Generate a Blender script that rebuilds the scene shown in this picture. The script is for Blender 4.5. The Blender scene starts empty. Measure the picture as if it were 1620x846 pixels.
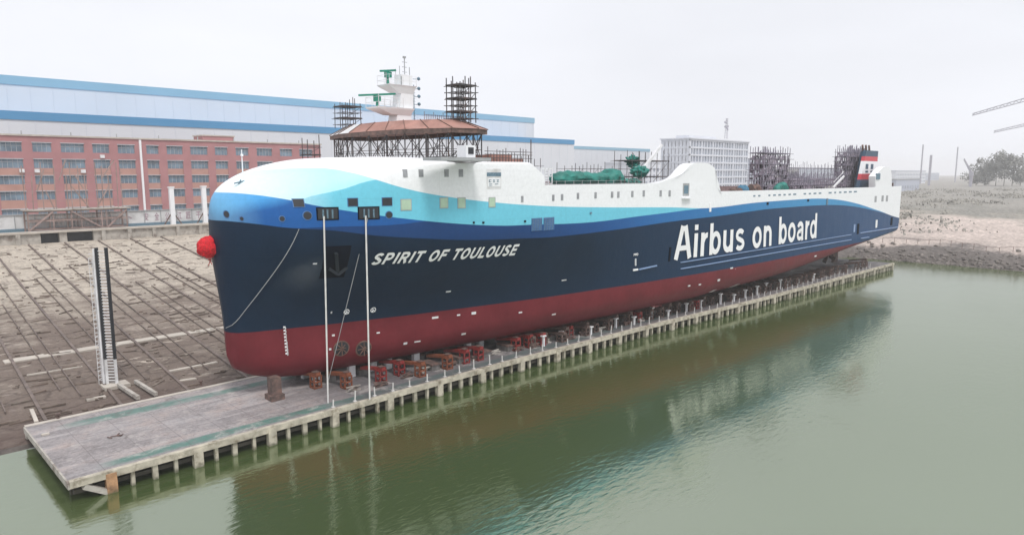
import bpy, bmesh, math, random
from mathutils import Vector, Matrix, noise
random.seed(7)
R = math.radians
scene = bpy.context.scene
col = scene.collection

# ------------------------------------------------------------------ camera
CAM_H = 21.5
PITCH = math.atan(150 / 1080.0)
cd = bpy.data.cameras.new('camera'); cam = bpy.data.objects.new('camera', cd); col.objects.link(cam)
cam.location = (0, 0, CAM_H)
cam.rotation_euler = (math.pi / 2 - PITCH, 0, -R(45))
cd.lens = 24; cd.sensor_width = 36; cd.clip_start = 0.5; cd.clip_end = 12000
scene.camera = cam

# ------------------------------------------------------------------ world, sun, exposure
SUN_EL, SUN_AZ = 60, 200           # azimuth: where the sun stands, degrees clockwise from +Y
w = bpy.data.worlds.new('World'); scene.world = w; w.use_nodes = True
nt = w.node_tree; nt.nodes.clear()
out = nt.nodes.new('ShaderNodeOutputWorld'); bg = nt.nodes.new('ShaderNodeBackground')
sky = nt.nodes.new('ShaderNodeTexSky'); sky.sky_type = 'NISHITA'; sky.sun_disc = False
sky.sun_elevation = R(SUN_EL); sky.sun_rotation = R(SUN_AZ); sky.dust_density = 4; sky.air_density = 1.2
hs = nt.nodes.new('ShaderNodeHueSaturation'); hs.inputs['Saturation'].default_value = .3
mx = nt.nodes.new('ShaderNodeMix'); mx.data_type = 'RGBA'; mx.inputs[0].default_value = .88
mx.inputs[7].default_value = (8.3, 8.45, 9.0, 1)
nt.links.new(sky.outputs[0], hs.inputs['Color']); nt.links.new(hs.outputs[0], mx.inputs[6])
nt.links.new(mx.outputs[2], bg.inputs[0]); nt.links.new(bg.outputs[0], out.inputs[0])
bg.inputs[1].default_value = .088
cn = nt.nodes.new('ShaderNodeTexNoise'); cn.inputs['Scale'].default_value = 1.6; cn.inputs['Detail'].default_value = 4
cmp_ = nt.nodes.new('ShaderNodeMapping'); cmp_.inputs['Scale'].default_value = (1, 1, 4); ctc = nt.nodes.new('ShaderNodeTexCoord'); nt.links.new(ctc.outputs['Generated'], cmp_.inputs[0]); nt.links.new(cmp_.outputs[0], cn.inputs[0])
cr_ = nt.nodes.new('ShaderNodeMapRange'); cr_.inputs[1].default_value = .3; cr_.inputs[2].default_value = .7; cr_.inputs[3].default_value = .93; cr_.inputs[4].default_value = 1.04; nt.links.new(cn.outputs[0], cr_.inputs[0])
cs_ = nt.nodes.new('ShaderNodeVectorMath'); cs_.operation = 'SCALE'; nt.links.new(mx.outputs[2], cs_.inputs[0]); nt.links.new(cr_.outputs[0], cs_.inputs['Scale']); nt.links.new(cs_.outputs[0], bg.inputs[0])
sl = bpy.data.lights.new('sun', 'SUN'); sl.energy = 1.5; sl.angle = R(14); sl.color = (1, .97, .93)
so = bpy.data.objects.new('sun', sl); col.objects.link(so)
so.rotation_euler = (R(90 - SUN_EL), 0, -R(SUN_AZ) + math.pi)
so.location = (-50, -80, 120)
vs = scene.view_settings
vs.view_transform = 'Standard'; vs.look = 'None'; vs.gamma = 1; vs.use_curve_mapping = False; vs.exposure = 0.46
scene.cycles.volume_bounces = 3

# ------------------------------------------------------------------ measuring helpers (camera survey of the place)
def ray(px, py):
    c, s = math.cos(PITCH), math.sin(PITCH)
    a, b = px - 810, py - 423
    F = 1080 * c - b * s; U = -(1080 * s + b * c); q = math.sqrt(.5)
    return Vector(((a + F) * q, (F - a) * q, U))
O = Vector((0, 0, CAM_H))
def onz(px, py, z):
    d = ray(px, py); return O + d * ((z - CAM_H) / d.z)
def ony(px, py, y):
    d = ray(px, py); return O + d * (y / d.y)
def onx(px, py, x):
    d = ray(px, py); return O + d * (x / d.x)
def slip_z(y): return .6 + .085 * (y - 65)
def onslip(px, py, lift=0):
    d = ray(px, py); t = (.6 + lift - .085 * 65 - CAM_H) / (d.z - .085 * d.y); return O + d * t

def lerp(a, b, t): return a + (b - a) * t
def sstep(t): t = min(1, max(0, t)); return t * t * (3 - 2 * t)
def table(T, x):
    if x <= T[0][0]: return T[0][1]
    for (a, u), (b, v) in zip(T, T[1:]):
        if x <= b: return lerp(u, v, (x - a) / (b - a))
    return T[-1][1]

# ------------------------------------------------------------------ materials
def mat(name, base, rough=.7, metal=0, var=.12, vscale=1.5, bump=0, bscale=8, spec=.5, dirt=None, dscale=.6, damt=.5, rvar=0):
    m = bpy.data.materials.new(name); m.use_nodes = True
    n = m.node_tree.nodes; L = m.node_tree.links; p = n['Principled BSDF']
    p.inputs['Roughness'].default_value = rough; p.inputs['Metallic'].default_value = metal
    p.inputs['Specular IOR Level'].default_value = spec
    tc = n.new('ShaderNodeTexCoord')
    nz = n.new('ShaderNodeTexNoise'); nz.inputs['Scale'].default_value = vscale; nz.inputs['Detail'].default_value = 6
    L.new(tc.outputs['Object'], nz.inputs['Vector'])
    mr = n.new('ShaderNodeMapRange'); mr.inputs[1].default_value = .3; mr.inputs[2].default_value = .7
    mr.inputs[3].default_value = 1 - var; mr.inputs[4].default_value = 1 + var
    L.new(nz.outputs[0], mr.inputs[0])
    vm = n.new('ShaderNodeVectorMath'); vm.operation = 'SCALE'; vm.inputs[0].default_value = base[:3]
    L.new(mr.outputs[0], vm.inputs['Scale'])
    c = vm.outputs[0]
    if dirt:
        dz = n.new('ShaderNodeTexNoise'); dz.inputs['Scale'].default_value = dscale; dz.inputs['Detail'].default_value = 8; dz.inputs['Roughness'].default_value = .65
        L.new(tc.outputs['Object'], dz.inputs['Vector'])
        dr = n.new('ShaderNodeMapRange'); dr.inputs[1].default_value = .5; dr.inputs[2].default_value = .68; dr.inputs[4].default_value = damt
        L.new(dz.outputs[0], dr.inputs[0])
        mm = n.new('ShaderNodeMix'); mm.data_type = 'RGBA'; mm.inputs[7].default_value = (*dirt, 1)
        L.new(dr.outputs[0], mm.inputs[0]); L.new(c, mm.inputs[6]); c = mm.outputs[2]
    L.new(c, p.inputs['Base Color'])
    if bump:
        b = n.new('ShaderNodeTexNoise'); b.inputs['Scale'].default_value = bscale; b.inputs['Detail'].default_value = 5
        L.new(tc.outputs['Object'], b.inputs['Vector'])
        bn = n.new('ShaderNodeBump'); bn.inputs['Strength'].default_value = bump; bn.inputs['Distance'].default_value = .1
        L.new(b.outputs[0], bn.inputs['Height']); L.new(bn.outputs[0], p.inputs['Normal'])
    return m

M = dict(
    white=mat('white_paint', (.82, .83, .85), .35, var=.02),
    whited=mat('weathered_white_paint', (.72, .72, .73), .5, var=.1, dirt=(.4, .38, .36), damt=.5),
    dark=mat('dark_opening', (.02, .022, .028), .5),
    frame=mat('grey_frame', (.35, .36, .37), .5),
    glass=mat('window_glass', (.17, .23, .29), .2, var=.45, vscale=.35),
    hullglass=mat('hull_window', (.30, .31, .33), .3, var=.2),
    frame2=mat('window_bar', (.45, .47, .5), .6),
    green=mat('green_shutter', (.42, .56, .42), .5, var=.1),
    navy=mat('navy_paint', (.012, .022, .055), .4),
    navyl=mat('pale_blue_edge_paint', (.22, .32, .52), .4),
    navyrim=mat('blue_rim', (.06, .16, .36), .4),
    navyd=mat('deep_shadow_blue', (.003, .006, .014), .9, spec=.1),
    gant=mat('pale_rusty_gantry', (.30, .22, .20), .8, var=.3, vscale=.6),
    scafp=mat('purple_grey_scaffold', (.24, .22, .27), .7, var=.4, vscale=1),
    redp=mat('antifouling_red', (.22, .035, .045), .5),
    letter=mat('white_lettering', (.85, .85, .86), .4, var=.02),
    grille=mat('grille_grey', (.12, .2, .26), .6, var=.4, vscale=9),
    scaf=mat('scaffold_steel', (.075, .07, .075), .6, var=.4, vscale=3, dirt=(.18, .09, .06), dscale=1),
    rust=mat('primer_rust', (.36, .19, .155), .75, var=.2, vscale=.8, dirt=(.46, .30, .26), dscale=.5, bump=.3, bscale=2),
    rustd=mat('rusty_brown_steel', (.16, .09, .07), .8, var=.4, vscale=1.5, dirt=(.06, .04, .035), dscale=1),
    teal=mat('green_tarpaulin', (.012, .17, .14), .6, var=.35, vscale=1.2, bump=.7, bscale=1.5),
    teald=mat('radar_green', (.01, .22, .15), .5),
    net=mat('safety_netting', (.30, .26, .31), .95, var=.4, vscale=1.2, bump=.5, bscale=3),
    netl=mat('pale_netting', (.34, .36, .42), .95, var=.35, vscale=1.2, bump=.5, bscale=3),
    deck=mat('deck_primer', (.24, .17, .17), .8, var=.3, vscale=.8),
    trred=mat('trestle_red', (.24, .022, .02), .6, var=.3, vscale=3, dirt=(.12, .05, .04), dscale=2),
    tror=mat('trestle_orange', (.22, .065, .028), .7, var=.3, vscale=3, dirt=(.14, .06, .04), dscale=2),
    trdk=mat('trestle_dark', (.12, .08, .07), .8, var=.4, vscale=2, dirt=(.25, .12, .08), dscale=2),
    conc=mat('pale_concrete', (.42, .39, .35), .9, var=.2, vscale=1, bump=.4, dirt=(.16, .12, .10), dscale=.8, damt=.85),
    pile=mat('stained_concrete', (.46, .42, .34), .9, var=.25, vscale=1.5, bump=.4, dirt=(.15, .12, .08), dscale=1.1, damt=.9),
    pileo=mat('rusty_concrete', (.42, .24, .13), .9, var=.35, vscale=2, bump=.4, dirt=(.16, .09, .06), dscale=1.5),
    kblk=mat('block_concrete', (.15, .14, .135), .9, var=.4, vscale=1.5),
    concd=mat('dark_concrete', (.07, .06, .05), .9, var=.4, vscale=1, bump=.4),  # even dark tone of the beams behind the piles
    beam=mat('bleached_beam', (.50, .455, .40), .9, var=.15, vscale=1, bump=.3, dirt=(.33, .29, .25), dscale=.5, damt=.7),
    rail=mat('slip_rail_steel', (.15, .115, .10), .7, var=.4, vscale=1),
    brick=mat('red_facade', (.40, .195, .20), .9, var=.1, vscale=.25, dirt=(.34, .165, .175), dscale=.12),
    brickd=mat('red_spandrel', (.44, .25, .21), .9, var=.1, vscale=.4),
    metalw=mat('pale_cladding', (.66, .68, .72), .6, var=.03, vscale=.05),
    metalb=mat('blue_cladding', (.07, .27, .50), .6, var=.05, vscale=.05),
    metalb2=mat('pale_blue_cladding', (.24, .44, .57), .6, var=.05, vscale=.05),  # lighter blue, for the tallest and the farthest hall
    office=mat('office_wall', (.66, .68, .73), .8, var=.04, vscale=.1),
    officew=mat('office_window', (.30, .33, .39), .4, var=.25, vscale=.3),
    hoard=mat('hoarding_white', (.62, .62, .62), .8, var=.15, vscale=.3, dirt=(.36, .35, .35), dscale=.4, damt=.6),
    ink=mat('faded_red_ink', (.34, .20, .26), .9),
    buoy=mat('red_ribbon', (.62, .008, .018), .75, var=.35, vscale=7, bump=1, bscale=10),
    rope=mat('pale_rope', (.62, .61, .59), .8),
    roped=mat('grey_rope', (.16, .16, .17), .8),
    bark=mat('bark', (.10, .085, .07), .9),
    leaf=mat('leaf', (.20, .20, .185), .9, var=.35, vscale=.3),  # leaf colour lightened: distance haze painted into it
    fred=mat('funnel_red', (.55, .05, .07), .5), fnavy=mat('funnel_navy', (.03, .07, .12), .5),
    yard=mat('distant_shed_wall', (.45, .48, .55), .8), crane=mat('distant_crane_steel', (.38, .37, .42), .8),  # pale crane steel has the distance haze painted into its colour
    blue=mat('blue_crate', (.04, .16, .26), .6),
)

def tide(m, z0=.45):
    n_, L_ = m.node_tree.nodes, m.node_tree.links; p_ = n_['Principled BSDF']; src = p_.inputs['Base Color'].links[0].from_socket
    tc_ = n_.new('ShaderNodeTexCoord'); sp_ = n_.new('ShaderNodeSeparateXYZ'); L_.new(tc_.outputs['Object'], sp_.inputs[0])
    nz_ = n_.new('ShaderNodeTexNoise'); nz_.inputs['Scale'].default_value = 1.3; nz_.inputs['Detail'].default_value = 5; L_.new(tc_.outputs['Object'], nz_.inputs[0])
    ad_ = n_.new('ShaderNodeMath'); ad_.operation = 'MULTIPLY_ADD'; ad_.inputs[1].default_value = .9; L_.new(nz_.outputs[0], ad_.inputs[0]); L_.new(sp_.outputs[2], ad_.inputs[2])
    mr_ = n_.new('ShaderNodeMapRange'); mr_.inputs[1].default_value = z0 + .2; mr_.inputs[2].default_value = z0 + .55; mr_.inputs[3].default_value = .85; mr_.inputs[4].default_value = 0; L_.new(ad_.outputs[0], mr_.inputs[0])
    mx_ = n_.new('ShaderNodeMix'); mx_.data_type = 'RGBA'; mx_.inputs[7].default_value = (.055, .06, .03, 1)
    L_.new(mr_.outputs[0], mx_.inputs[0]); L_.new(src, mx_.inputs[6]); L_.new(mx_.outputs[2], p_.inputs['Base Color'])
tide(M['pile'], .2); tide(M['pileo'], .2)

# ------------------------------------------------------------------ mesh builder
class MB:
    def __init__(s): s.bm = bmesh.new()
    def face(s, pts):
        return s.bm.faces.new([s.bm.verts.new(p) for p in pts])
    def hexa(s, p):
        v = [s.bm.verts.new(q) for q in p]
        for f in ((0, 3, 2, 1), (4, 5, 6, 7), (0, 1, 5, 4), (1, 2, 6, 5), (2, 3, 7, 6), (3, 0, 4, 7)):
            s.bm.faces.new([v[i] for i in f])
        return s
    def box(s, x0, x1, y0, y1, z0, z1):
        return s.hexa([(x0, y0, z0), (x1, y0, z0), (x1, y1, z0), (x0, y1, z0), (x0, y0, z1), (x1, y0, z1), (x1, y1, z1), (x0, y1, z1)])
    def bar(s, a, b, w=.08, h=None):
        a, b = Vector(a), Vector(b); d = (b - a)
        if d.length < 1e-5: return s
        d.normalize(); h = h or w
        u = d.cross(Vector((0, 0, 1)))
        if u.length < 1e-3: u = Vector((1, 0, 0))
        u.normalize(); v = u.cross(d).normalized(); u = u * w / 2; v = v * h / 2
        return s.hexa([a - u - v, a + u - v, a + u + v, a - u + v, b - u - v, b + u - v, b + u + v, b - u + v])
    def tube(s, a, b, r0, r1=None, n=10, caps=True):
        r1 = r0 if r1 is None else r1
        a, b = Vector(a), Vector(b); d = (b - a).normalized()
        u = d.cross(Vector((0, 0, 1)));
        if u.length < 1e-3: u = Vector((1, 0, 0))
        u.normalize(); v = d.cross(u)
        A = [s.bm.verts.new(a + (u * math.cos(t) + v * math.sin(t)) * r0) for t in [i * 2 * math.pi / n for i in range(n)]]
        B = [s.bm.verts.new(b + (u * math.cos(t) + v * math.sin(t)) * r1) for t in [i * 2 * math.pi / n for i in range(n)]]
        for i in range(n): s.bm.faces.new((A[i], A[(i + 1) % n], B[(i + 1) % n], B[i]))
        if caps: s.bm.faces.new(A[::-1]); s.bm.faces.new(B)
        return s
    def ball(s, c, r, sub=3, j=0, sc=(1, 1, 1)):
        m = Matrix.Translation(c) @ Matrix.Diagonal((*sc, 1))
        g = bmesh.ops.create_icosphere(s.bm, subdivisions=sub, radius=r, matrix=m)
        if j:
            for v in g['verts']:
                d = (v.co - Vector(c)); v.co += d * (j * noise.noise(v.co * 3.1 / max(r, .3)))
        return s
    def prism(s, pts, off):
        """extrude a polygon (list of 3D points) by the vector off"""
        off = Vector(off)
        A = [s.bm.verts.new(p) for p in pts]; B = [s.bm.verts.new(Vector(p) + off) for p in pts]
        n = len(pts); s.bm.faces.new(A); s.bm.faces.new(B[::-1])
        for i in range(n): s.bm.faces.new((A[i], B[i], B[(i + 1) % n], A[(i + 1) % n]))
        return s
    def build(s, name, m, parent=None, smooth=None):
        bmesh.ops.recalc_face_normals(s.bm, faces=s.bm.faces)
        me = bpy.data.meshes.new(name); s.bm.to_mesh(me); s.bm.free()
        for x in (m if isinstance(m, (list, tuple)) else [m]): me.materials.append(x)
        if smooth:
            me.polygons.foreach_set('use_smooth', [True] * len(me.polygons)); me.set_sharp_from_angle(angle=R(smooth))
        o = bpy.data.objects.new(name, me); col.objects.link(o)
        if parent is not None:
            o.parent = parent; o.matrix_parent_inverse = Matrix.Translation(parent.matrix_world.translation if False else abs_loc(parent)).inverted()
        return o
def abs_loc(o):
    v = Vector(o.location)
    p = o.parent
    if p is not None: v = Vector(o.location) + o.matrix_parent_inverse.translation + abs_loc(p)
    return v
def tag(o, label, cat, group=None):
    o['label'] = label; o['category'] = cat
    if group: o['group'] = group
    return o
def struct(o): o['kind'] = 'structure'; return o
def thing(name, label, cat, loc=(0, 0, 0), group=None):
    o = bpy.data.objects.new(name, None); col.objects.link(o); o.location = loc; o.empty_display_size = .5
    return tag(o, label, cat, group)
def copy_tree(o, loc=None, parent=None):
    c = o.copy(); col.objects.link(c)
    if parent is not None: c.parent = parent
    if loc is not None: c.location = loc
    for ch in o.children: copy_tree(ch, None, c)
    return c

# ------------------------------------------------------------------ ground and water
def ground_h(x, y):
    if y > 64: hs_ = min(8.1, slip_z(y))
    else: hs_ = max(-4, .5 - .35 * (64 - y))
    if y < 45: hs_ = -4
    sh = 184.5 + (48 - y) * .04 + 2.5 * noise.noise(Vector((y * .05, 3.1, 0)))
    r = x - sh
    if r > -25:
        nz = noise.noise(Vector((x * .03, y * .03, 1.7)))
        hb = -4 + 4 * sstep((r + 25) / 25) + 3.3 * sstep(r / 13) + 5.2 * sstep((r - 13) / (190 + 40 * nz))
        if r > 0: hb += 1.1 * nz * sstep((r - 8) / 40) + .5 * noise.noise(Vector((x * .3, y * .3, 0))) * sstep(r / 4)
        hs_ = max(hs_, hb) if x < 260 else lerp(max(hs_, hb), hb, sstep((x - 260) / 80))
    return hs_
def axis(lo, hi, a, b, step, grow=1.25):
    v = [a + i * step for i in range(int((b - a) / step) + 1)]
    s = step; x = v[-1]
    while x < hi: s *= grow; x += s; v.append(min(x, hi))
    s = step; x = v[0]
    while x > lo: s *= grow; x -= s; v.insert(0, max(x, lo))
    return v
XS = axis(-1600, 3400, -20, 320, 2.0); YS = axis(-1600, 3400, -30, 175, 2.0)
bm = bmesh.new(); g = {}
for i, x in enumerate(XS):
    for j, y in enumerate(YS):
        z = ground_h(x, y)
        if x < 183 and 63 < y < 155 and -40 < x: z -= .35
        g[i, j] = bm.verts.new((x, y, z))
for i in range(len(XS) - 1):
    for j in range(len(YS) - 1):
        bm.faces.new((g[i, j], g[i + 1, j], g[i + 1, j + 1], g[i, j + 1]))
gm = bpy.data.materials.new('earth_and_grass'); gm.use_nodes = True
n = gm.node_tree.nodes; L = gm.node_tree.links; p = n['Principled BSDF']; p.inputs['Roughness'].default_value = .95; p.inputs['Specular IOR Level'].default_value = .2
tc = n.new('ShaderNodeTexCoord'); sp = n.new('ShaderNodeSeparateXYZ'); L.new(tc.outputs['Object'], sp.inputs[0])
nz = n.new('ShaderNodeTexNoise'); nz.inputs['Scale'].default_value = .06; nz.inputs['Detail'].default_value = 8; L.new(tc.outputs['Object'], nz.inputs[0])
nf = n.new('ShaderNodeTexNoise'); nf.inputs['Scale'].default_value = .9; nf.inputs['Detail'].default_value = 8; nf.inputs['Roughness'].default_value = .7; L.new(tc.outputs['Object'], nf.inputs[0])
ad = n.new('ShaderNodeMath'); ad.operation = 'MULTIPLY_ADD'; ad.inputs[1].default_value = 5.0; L.new(nz.outputs[0], ad.inputs[0]); L.new(sp.outputs[2], ad.inputs[2])
ad2 = n.new('ShaderNodeMath'); ad2.operation = 'MULTIPLY_ADD'; ad2.inputs[1].default_value = 1.2; L.new(nf.outputs[0], ad2.inputs[0]); L.new(ad.outputs[0], ad2.inputs[2])
mr = n.new('ShaderNodeMapRange'); mr.inputs[1].default_value = 1.2; mr.inputs[2].default_value = 13; L.new(ad2.outputs[0], mr.inputs[0])
cr = n.new('ShaderNodeValToRGB'); L.new(mr.outputs[0], cr.inputs[0])
e = cr.color_ramp.elements
e[0].position = .0; e[0].color = (.10, .085, .075, 1)
e[1].position = 1; e[1].color = (.27, .26, .24, 1)
for pos, c in ((.36, (.17, .15, .14, 1)), (.43, (.46, .39, .35, 1)), (.58, (.58, .49, .44, 1)), (.66, (.34, .31, .27, 1)), (.74, (.25, .24, .215, 1)), (.86, (.32, .30, .27, 1))):
    q = e.new(pos); q.color = c
vmix = n.new('ShaderNodeMix'); vmix.data_type = 'RGBA'; vmix.blend_type = 'MULTIPLY'; vmix.inputs[0].default_value = 1
mr2 = n.new('ShaderNodeMapRange'); mr2.inputs[1].default_value = .3; mr2.inputs[2].default_value = .7; mr2.inputs[3].default_value = .55; mr2.inputs[4].default_value = 1.35; L.new(nf.outputs[0], mr2.inputs[0])
L.new(cr.outputs[0], vmix.inputs[6]); L.new(mr2.outputs[0], vmix.inputs[7]); L.new(vmix.outputs[2], p.inputs['Base Color'])
bp = n.new('ShaderNodeBump'); bp.inputs['Strength'].default_value = .8; bp.inputs['Distance'].default_value = .5; L.new(nf.outputs[0], bp.inputs['Height']); L.new(bp.outputs[0], p.inputs['Normal'])
o = MB(); o.bm.free(); o.bm = bm; go = struct(o.build('ground', gm, smooth=40))

# water
wm = bpy.data.materials.new('river_water'); wm.use_nodes = True
n = wm.node_tree.nodes; L = wm.node_tree.links; p = n['Principled BSDF']
p.inputs['Roughness'].default_value = .09; p.inputs['IOR'].default_value = 3.6; p.inputs['Specular Tint'].default_value = (.95, 1, .90, 1)
tc = n.new('ShaderNodeTexCoord')
nz = n.new('ShaderNodeTexNoise'); nz.inputs['Scale'].default_value = .03; nz.inputs['Detail'].default_value = 3; L.new(tc.outputs['Object'], nz.inputs[0])
cr = n.new('ShaderNodeValToRGB'); cr.color_ramp.elements[0].position = .3; cr.color_ramp.elements[0].color = (.052, .080, .022, 1)
cr.color_ramp.elements[1].position = .7; cr.color_ramp.elements[1].color = (.068, .094, .034, 1)
L.new(nz.outputs[0], cr.inputs[0]); L.new(cr.outputs[0], p.inputs['Base Color'])
mp = n.new('ShaderNodeMapping'); mp.inputs['Rotation'].default_value = (0, 0, R(45)); mp.inputs['Scale'].default_value = (.55, 1.5, 1); L.new(tc.outputs['Object'], mp.inputs[0])
n1 = n.new('ShaderNodeTexNoise'); n1.inputs['Scale'].default_value = 1.6; n1.inputs['Detail'].default_value = 4; n1.inputs['Distortion'].default_value = .4; L.new(mp.outputs[0], n1.inputs[0])
n2 = n.new('ShaderNodeTexNoise'); n2.inputs['Scale'].default_value = .12; n2.inputs['Detail'].default_value = 2; L.new(tc.outputs['Object'], n2.inputs[0])
mr = n.new('ShaderNodeMapRange'); mr.inputs[1].default_value = .35; mr.inputs[2].default_value = .65; mr.inputs[3].default_value = .35; mr.inputs[4].default_value = 1; L.new(n2.outputs[0], mr.inputs[0])
mu = n.new('ShaderNodeMath'); mu.operation = 'MULTIPLY'; L.new(n1.outputs[0], mu.inputs[0]); L.new(mr.outputs[0], mu.inputs[1])
bp = n.new('ShaderNodeBump'); bp.inputs['Strength'].default_value = .5; bp.inputs['Distance'].default_value = .06; L.new(mu.outputs[0], bp.inputs['Height']); L.new(bp.outputs[0], p.inputs['Normal'])
b = MB(); b.face([(-1590, -1590, 0), (3390, -1590, 0), (3390, 3390, 0), (-1590, 3390, 0)]); struct(b.build('water', wm))

# haze
hm = bpy.data.materials.new('haze'); hm.use_nodes = True; n = hm.node_tree.nodes; n.remove(n['Principled BSDF'])
pv = n.new('ShaderNodeVolumePrincipled'); pv.inputs['Color'].default_value = (.99, .99, 1, 1); pv.inputs['Density'].default_value = .00036; pv.inputs['Anisotropy'].default_value = -.1
hm.node_tree.links.new(pv.outputs[0], n['Material Output'].inputs['Volume'])
b = MB(); b.box(-1650, 3450, -1650, 3450, -6, 62); o = b.build('haze', hm); o['kind'] = 'stuff'

# slipway sheet
sm = bpy.data.materials.new('slipway_concrete'); sm.use_nodes = True
n = sm.node_tree.nodes; L = sm.node_tree.links; p = n['Principled BSDF']; p.inputs['Roughness'].default_value = .95; p.inputs['Specular IOR Level'].default_value = .2
tc = n.new('ShaderNodeTexCoord'); sp = n.new('ShaderNodeSeparateXYZ'); L.new(tc.outputs['Object'], sp.inputs[0])
def noi(scale, det, rough=.6, dist=0, vec=None):
    q = n.new('ShaderNodeTexNoise'); q.inputs['Scale'].default_value = scale; q.inputs['Detail'].default_value = det; q.inputs['Roughness'].default_value = rough; q.inputs['Distortion'].default_value = dist
    L.new(vec or tc.outputs['Object'], q.inputs[0]); return q.outputs[0]
def mth(op, a, b_=None, c=None, clamp=False):
    q = n.new('ShaderNodeMath'); q.operation = op; q.use_clamp = clamp
    for i, v in enumerate((a, b_, c)):
        if v is None: continue
        if isinstance(v, (int, float)): q.inputs[i].default_value = v
        else: L.new(v, q.inputs[i])
    return q.outputs[0]
def rng(v, a, b_, c=0, d=1):
    q = n.new('ShaderNodeMapRange'); q.inputs[1].default_value = a; q.inputs[2].default_value = b_; q.inputs[3].default_value = c; q.inputs[4].default_value = d
    L.new(v, q.inputs[0]); return q.outputs[0]
def mixc(f, a, b_, blend='MIX'):
    q = n.new('ShaderNodeMix'); q.data_type = 'RGBA'; q.blend_type = blend
    for i, v in ((0, f), (6, a), (7, b_)):
        if isinstance(v, tuple): q.inputs[i].default_value = (*v, 1)
        elif isinstance(v, (int, float)): q.inputs[i].default_value = v
        else: L.new(v, q.inputs[i])
    return q.outputs[2]
mpp = n.new('ShaderNodeMapping'); mpp.inputs['Scale'].default_value = (.35, 1, 1); L.new(tc.outputs['Object'], mpp.inputs[0])
mpy = n.new('ShaderNodeMapping'); mpy.inputs['Scale'].default_value = (1.6, .12, 1); L.new(tc.outputs['Object'], mpy.inputs[0])
big = noi(.09, 6, .6, .5); mid = noi(.45, 8, .7, .3, mpp.outputs[0]); fine = noi(2.5, 8, .75); streak = noi(1.2, 5, .6, 0, mpy.outputs[0])
# high ground is bleached, the wet foot is brown mud
hgt = rng(sp.outputs[1], 84, 140)
pale = mth('ADD', mth('MULTIPLY', hgt, .36), mth('ADD', mth('MULTIPLY', big, .5), mth('MULTIPLY', mid, .45)))
c = mixc(rng(pale, .50, .72), (.245, .195, .165), (.66, .585, .49))
c = mixc(rng(mth('MULTIPLY', mid, streak), .30, .40, 0, .5), c, (.40, .33, .30))
c = mixc(rng(fine, .3, .7, .55, .0), c, (.09, .07, .06))
c = mixc(rng(streak, .55, .75, 0, .45), c, (.12, .095, .085))
# cracks between cast slabs
vr = n.new('ShaderNodeTexVoronoi'); vr.feature = 'DISTANCE_TO_EDGE'; vr.inputs['Scale'].default_value = .32; vr.inputs['Randomness'].default_value = .9
wv = n.new('ShaderNodeVectorMath'); wv.operation = 'ADD'; nzv = n.new('ShaderNodeTexNoise'); nzv.inputs['Scale'].default_value = .5; nzv.inputs['Detail'].default_value = 6
L.new(mpp.outputs[0], nzv.inputs[0]); scv = n.new('ShaderNodeVectorMath'); scv.operation = 'SCALE'; scv.inputs['Scale'].default_value = 2.2; L.new(nzv.outputs[1], scv.inputs[0])
L.new(mpp.outputs[0], wv.inputs[0]); L.new(scv.outputs[0], wv.inputs[1]); L.new(wv.outputs[0], vr.inputs['Vector'])
crk = rng(vr.outputs['Distance'], .0, .03, .45, 0)
dsh = n.new('ShaderNodeMapping'); dsh.inputs['Scale'].default_value = (.22, 1.7, 1); L.new(tc.outputs['Object'], dsh.inputs[0])
dshn = noi(1.1, 5, .7, .6, dsh.outputs[0])
c = mixc(rng(dshn, .60, .66, 0, .8), c, (.075, .058, .05))
c = mixc(crk, c, (.06, .045, .04)); c = mixc(rng(noi(.7, 9, .8, 1.2, mpp.outputs[0]), .56, .66, 0, .7), c, (.10, .075, .065)); c = mixc(rng(noi(.35, 9, .75, .8, mpp.outputs[0]), .585, .64, 0, .7), c, (.66, .58, .49))
wet = rng(mth('ADD', sp.outputs[1], mth('MULTIPLY', big, 10)), 70, 76, .55, 0)
c = mixc(wet, c, (.10, .065, .06))
L.new(c, p.inputs['Base Color'])
bp = n.new('ShaderNodeBump'); bp.inputs['Strength'].default_value = .9; bp.inputs['Distance'].default_value = .25
L.new(mth('ADD', mth('ADD', fine, mid), mth('MULTIPLY', crk, -1.)), bp.inputs['Height']); L.new(bp.outputs[0], p.inputs['Normal'])
b = MB(); g = {}
xs_ = [-40 + i * 1.2 for i in range(100)] + [80 + i * 4 for i in range(27)]; ys_ = [62 + i * 1.2 for i in range(78)]
for i, x in enumerate(xs_):
    for j, y in enumerate(ys_):
        nn = noise.noise(Vector((x * .18, y * .18, 0))) * .10 + noise.noise(Vector((x * .7, y * .7, 4))) * .05
        edge = 1.2 * noise.noise(Vector((x * .12, 9, 0))) if y < 68 else 0
        g[i, j] = b.bm.verts.new((x, y, slip_z(y) + nn + edge * .12 - (.35 * (65 - y) if y < 65 else 0)))
for i in range(len(xs_) - 1):
    for j in range(len(ys_) - 1): b.bm.faces.new((g[i, j], g[i + 1, j], g[i + 1, j + 1], g[i, j + 1]))
struct(b.build('slipway', sm, smooth=60))

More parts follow.
